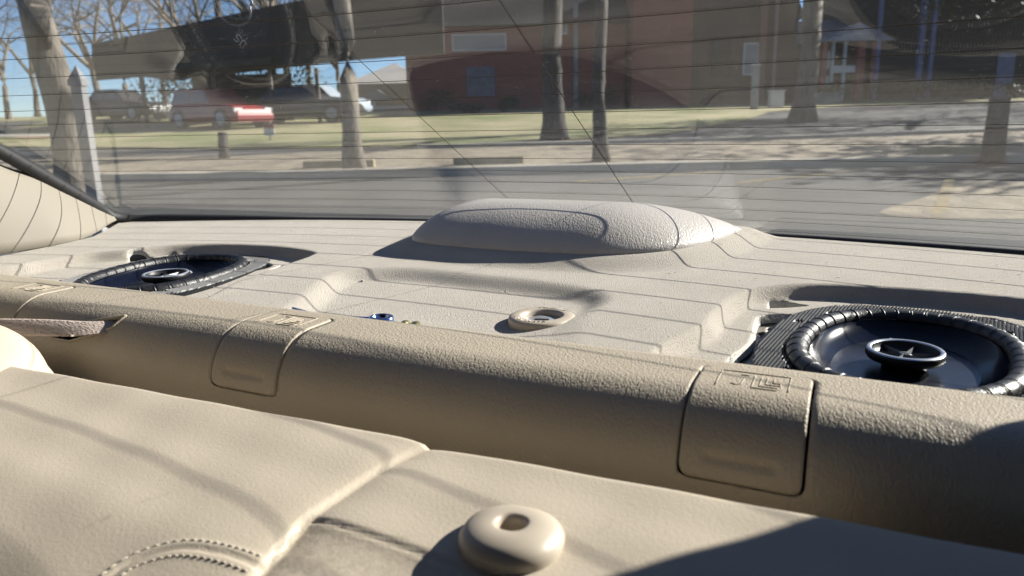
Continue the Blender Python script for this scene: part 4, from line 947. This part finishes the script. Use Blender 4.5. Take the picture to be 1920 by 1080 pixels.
mb = MB(); mb.box(U(664), U(778), -2.4, -2.3, -0.3, 0.18); mb.make('base_rail', TRIM, T)
# porch house at the right
D = 44.0; bx = hx(1555, D); Hs = out('porch_house', 'grey roofed porch house with red posts and a white rail', 'house', bx, D)
zb = Z(78, 1580); zt = Z(18, 1560)
mb = MB(); mb.box(U(1442), U(1640), 1.2, 9, -0.3, zb-0.02); mb.make('wall', BRICKB, Hs)
gable(Hs, U(1440), U(1655), 1.2, 9, zb, zt-zb, SHINGL, 'x', 0.5)
gable(Hs, U(1530), U(1650), -0.6, 1.1, zb-0.03, (zt-zb)*0.55, mat('pale_blue_roof', (0.36, 0.40, 0.48), 0.7, var=0.2, vscale=2), 'y', 0.2, 'porch_roof')
for uu, m_, ww in ((1534, REDW, 0.14), (1549, TRIM, 0.08), (1571, TRIM, 0.08), (1601, REDW, 0.2), (1625, REDW, 0.1)):
    mb = MB(); mb.box(U(uu)-ww, U(uu)+ww, -0.5, -0.5+2*ww, -0.2, zb-0.035); mb.make('porch_post', m_, Hs)
mb = MB(); mb.box(U(1549)+0.085, U(1592), -0.46, -0.38, Z(137, 1570), Z(124, 1570)); mb.make('rail_board', TRIM, Hs)
mb = MB(); mb.box(U(1552), U(1590), 1.15, 1.19, 0.2, zb-0.4); mb.make('dark_glazing', PANE, Hs)
wl = out('stone_wall', 'low pale stone wall at the foot of the porch house', 'wall', hx(1543, 40), 40); mb = MB(); mb.box(-0.85, 0.85, -0.2, 0.2, -0.2, 0.55); bevel(mb.make('stone_wall_body', mat('pale_stone', (0.40, 0.37, 0.33), 0.9, var=0.4, vscale=3), wl), 0.03)
# dark house in shade at the far right
D = 43.0; bx = hx(1800, D); K = out('dark_house', 'dark shaded house with slim blue grey porch posts at the right', 'house', bx, D)
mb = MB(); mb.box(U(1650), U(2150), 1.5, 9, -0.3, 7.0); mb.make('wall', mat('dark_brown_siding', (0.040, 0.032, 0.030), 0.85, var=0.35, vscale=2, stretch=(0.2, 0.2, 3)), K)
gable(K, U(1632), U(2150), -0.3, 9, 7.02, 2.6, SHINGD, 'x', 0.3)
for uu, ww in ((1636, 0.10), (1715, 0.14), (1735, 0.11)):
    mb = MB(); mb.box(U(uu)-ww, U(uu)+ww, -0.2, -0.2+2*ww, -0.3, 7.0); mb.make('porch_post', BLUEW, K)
mb = MB(); mb.box(U(1892), U(1925), 1.40, 1.48, 0.0, 2.5); dr = mb.make('door', BLUEW, K); mb = MB(); mb.lathe([(0.04, 0), (0.04, 0.05), (0, 0.05)], 8, (U(1900), 1.36, 1.1)); mb.make('handle', MT['silver'], dr)
mb = MB(); mb.box(U(1885), U(1935), 1.30, 1.39, 0.0, 0.0+0.02); mb.make('door_step', CONC, K)
# carport at the left
D = 30.0; bx = hx(410, D); Cp = out('carport', 'dark flat roofed carport in deep shade behind the red truck', 'carport', bx, D)
zl, zr, zu = Z(82, 195), Z(62, 300), Z(-6, 612)
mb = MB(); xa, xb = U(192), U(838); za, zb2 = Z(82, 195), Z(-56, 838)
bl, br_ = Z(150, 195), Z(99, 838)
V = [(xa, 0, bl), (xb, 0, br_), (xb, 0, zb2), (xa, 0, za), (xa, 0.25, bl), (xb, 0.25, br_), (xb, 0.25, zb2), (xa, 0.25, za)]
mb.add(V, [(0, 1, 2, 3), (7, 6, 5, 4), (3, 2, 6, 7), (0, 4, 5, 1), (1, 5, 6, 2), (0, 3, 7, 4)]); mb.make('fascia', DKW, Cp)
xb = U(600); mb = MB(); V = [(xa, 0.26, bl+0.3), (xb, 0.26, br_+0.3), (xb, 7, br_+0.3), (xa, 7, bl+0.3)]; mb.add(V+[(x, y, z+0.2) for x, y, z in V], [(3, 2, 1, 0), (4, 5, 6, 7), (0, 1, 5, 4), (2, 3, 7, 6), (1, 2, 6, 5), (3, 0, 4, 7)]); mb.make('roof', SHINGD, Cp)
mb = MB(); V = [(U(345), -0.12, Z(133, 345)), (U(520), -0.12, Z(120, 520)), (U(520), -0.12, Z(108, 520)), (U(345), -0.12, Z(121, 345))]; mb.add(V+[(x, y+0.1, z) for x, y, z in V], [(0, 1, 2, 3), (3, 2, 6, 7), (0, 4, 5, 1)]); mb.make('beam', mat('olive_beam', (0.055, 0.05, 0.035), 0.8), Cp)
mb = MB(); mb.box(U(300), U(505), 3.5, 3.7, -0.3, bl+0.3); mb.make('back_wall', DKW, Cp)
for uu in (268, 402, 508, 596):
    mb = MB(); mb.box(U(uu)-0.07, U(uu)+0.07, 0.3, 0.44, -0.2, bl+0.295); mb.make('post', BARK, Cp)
# ------------------------------------------------------------------ vehicles
RUB = MT['rubber']; GLS = mat('vehicle_glass', (0.02, 0.022, 0.025), 0.08, spec=0.8)
def vehicle(name, label, cat, u, d, rz, paint, L=4.6, W=1.85, H=1.7, suv=True, group=None):
    t = out(name, label, cat, hx(u, d), d, group, rz)
    hood, belt = H*0.60, H*0.62
    st = [(-0.5, 0.42*H, 0.42*H), (-0.47, 0.60*H, 0.60*H), (-0.2, 0.63*H, 0.63*H), (0.18, 0.63*H, 0.63*H), (0.42, 0.57*H, 0.57*H), (0.49, 0.46*H, 0.46*H), (0.5, 0.36*H, 0.36*H)]
    V = []; F = []; n = 8
    for f, h, _ in st:
        w2 = W/2*(1-0.12*max(0, abs(f)-0.40)/0.1)
        pr = [(-w2*0.94, 0.24), (-w2, 0.45), (-w2*0.99, h*0.82), (-w2*0.88, h), (w2*0.88, h), (w2*0.99, h*0.82), (w2, 0.45), (w2*0.94, 0.24)]
        for y, z in pr: V.append((f*L, y, z))
    for i in range(len(st)-1):
        for k in range(n): F.append((i*n+k, (i+1)*n+k, (i+1)*n+(k+1) % n, i*n+(k+1) % n))
    F += [tuple(range(n-1, -1, -1))[::-1], tuple((len(st)-1)*n+k for k in range(n))]
    o = mesh('body', V, F, paint, t, False, False); bevel(o, 0.05, 3)
    c0, c1, c2, c3 = (-0.46, -0.42, 0.02, 0.17) if suv else (-0.36, -0.22, 0.05, 0.2)
    w2 = W/2*0.88; zz = 0.625*H
    def cab(o_, w_, a, b, c, d_, z0, z1):
        V = [(a*L, -w_, z0), (d_*L, -w_, z0), (c*L, -w_*0.84, z1), (b*L, -w_*0.84, z1), (a*L, w_, z0), (d_*L, w_, z0), (c*L, w_*0.84, z1), (b*L, w_*0.84, z1)]
        return V, [(0, 1, 2, 3), (7, 6, 5, 4), (3, 2, 6, 7), (1, 5, 6, 2), (0, 3, 7, 4)]
    V, F = cab(None, w2, c0, c1, c2, c3, zz-0.02, H); bevel(mesh('cabin', V, F, paint, t, False, False), 0.05, 2)
    for s in (-1, 1):
        mb = MB(); y0, y1 = s*(w2*0.985+0.006), s*(w2*0.87+0.006)
        for f0, f1 in ((c0+0.035, (c0+c3)/2-0.02), ((c0+c3)/2, c3-0.045)):
            g0 = f0+0.5*(c1-c0)*0.6; g1 = f1-(0.08 if f1 > 0 else 0.0)
            q = [(f0*L, y0, zz+0.04), (f1*L, y0, zz+0.04), (g1*L, y1, H-0.1), (max(f0, c1+0.01)*L, y1, H-0.1)]
            mb.add(q if s < 0 else q[::-1], [(0, 1, 2, 3)])
        mb.make('side_glass', GLS, t)
    for f in (-0.31, 0.31):
        for s in (-1, 1):
            mb = MB(); V, F = [], []
            mb.tube([(f*L, s*(W/2-0.2), 0.36), (f*L, s*(W/2+0.012), 0.36)], 0.36, 24, up=(1, 0, 0)); wh = mb.make('wheel', RUB, t, False)
            mb = MB(); mb.tube([(f*L, s*(W/2+0.013), 0.36), (f*L, s*(W/2+0.03), 0.36)], [0.23, 0.2], 18, up=(1, 0, 0)); mb.make('rim', mat('dull_alloy', (0.22, 0.22, 0.23), 0.4, metal=0.6), wh)
    for s in (-1, 1):
        mb = MB(); mb.box(0.462*L, 0.49*L, s*W*0.36-0.16, s*W*0.36+0.16, 0.40*H, 0.50*H); mb.make('headlight', mat('headlight_glass', (0.75, 0.75, 0.75), 0.15), t)
    mb = MB(); mb.box(0.485*L, 0.515*L, -W*0.44, W*0.44, 0.3, 0.5); bevel(mb.make('bumper', paint, t), 0.04); return t
vehicle('parked_truck', 'red sport utility vehicle with chrome wheel parked beside the lawn', 'car', 414, 28.0, -0.6, mat('red_car_paint', (0.24, 0.008, 0.013), 0.4, coat=0.2), 4.0, 1.75, 1.42)
vehicle('parked_car', 'black car parked behind the grey trunk under the bare trees', 'car', 572, 31, -0.1, mat('black_car_paint', (0.012, 0.012, 0.014), 0.35, coat=0.2), 4.6, 1.8, 1.45, False)
vehicle('parked_car', 'dark car with shining lamps parked far left by the big tree', 'car', 236, 38, -0.35, mat('dark_grey_paint', (0.03, 0.03, 0.033), 0.4), 4.6, 1.8, 1.5, False)
vehicle('parked_car', 'pale blue car far behind the grey trunk', 'car', 606, 37, -0.2, mat('pale_blue_paint', (0.45, 0.52, 0.60), 0.3, coat=0.6), 4.4, 1.8, 1.5, False)
# ------------------------------------------------------------------ small things
p = out('pointed_post', 'slim pale grey metal post with a pointed cap before the big tree', 'post', hx(158, 7.2), 7.2)
PG = mat('pale_grey_metal', (0.24, 0.24, 0.25), 0.5, var=0.15, vscale=5); zc = hz(128, 148, 7.2)-gr(7.2)
mb = MB(); mb.box(-0.05, 0.05, -0.05, 0.05, -0.1, zc-0.16); mb.make('shaft', PG, p); mb = MB(); mb.box(-0.065, 0.065, -0.065, 0.065, zc-0.158, zc-0.10); mb.add([(-0.06, -0.06, zc-0.098), (0.06, -0.06, zc-0.098), (0.06, 0.06, zc-0.098), (-0.06, 0.06, zc-0.098), (0, 0, zc+0.03)], [(0, 1, 4), (1, 2, 4), (2, 3, 4), (3, 0, 4)]); mb.make('pointed_cap', PG, p)
for i, (u, d, r, h_, lab) in enumerate([(413, 15.2, 0.10, 0.55, 'short dark tree stump beside the red vehicle'), (1873, 11.5, 0.15, 1.0, 'tall dark stump at the right edge of the island')]):
    t = out('tree_stump', lab, 'stump', hx(u, d), d, None); mb = MB(); mb.tube([(0, 0, -0.1), (0.01, 0, h_*0.5), (0.02, 0.01, h_)], [r*1.25, r, r*0.95], 14); mb.make('bark', BARKD, t, True)
    mb = MB(); mb.tube([(0.02, 0.01, h_+0.002), (0.02, 0.01, h_+0.012)], r*0.8, 14); mb.make('cut_top', mat('grey_cut_wood', (0.16, 0.14, 0.12), 0.9), t)
t = out('utility_sign', 'small red and white sign panel right of the red vehicle', 'sign', hx(503, 20.5), 20.5); mb = MB(); mb.box(-0.02, 0.02, 0.03, 0.07, -0.1, 0.5); mb.make('post', PG, t)
mb = MB(); mb.box(-0.14, 0.14, -0.01, 0.02, 0.16, 0.34); mb.make('panel', TRIM, t); mb = MB(); mb.box(-0.14, 0.14, -0.01, 0.02, 0.345, 0.47); mb.make('red_band', REDP, t)
#END#
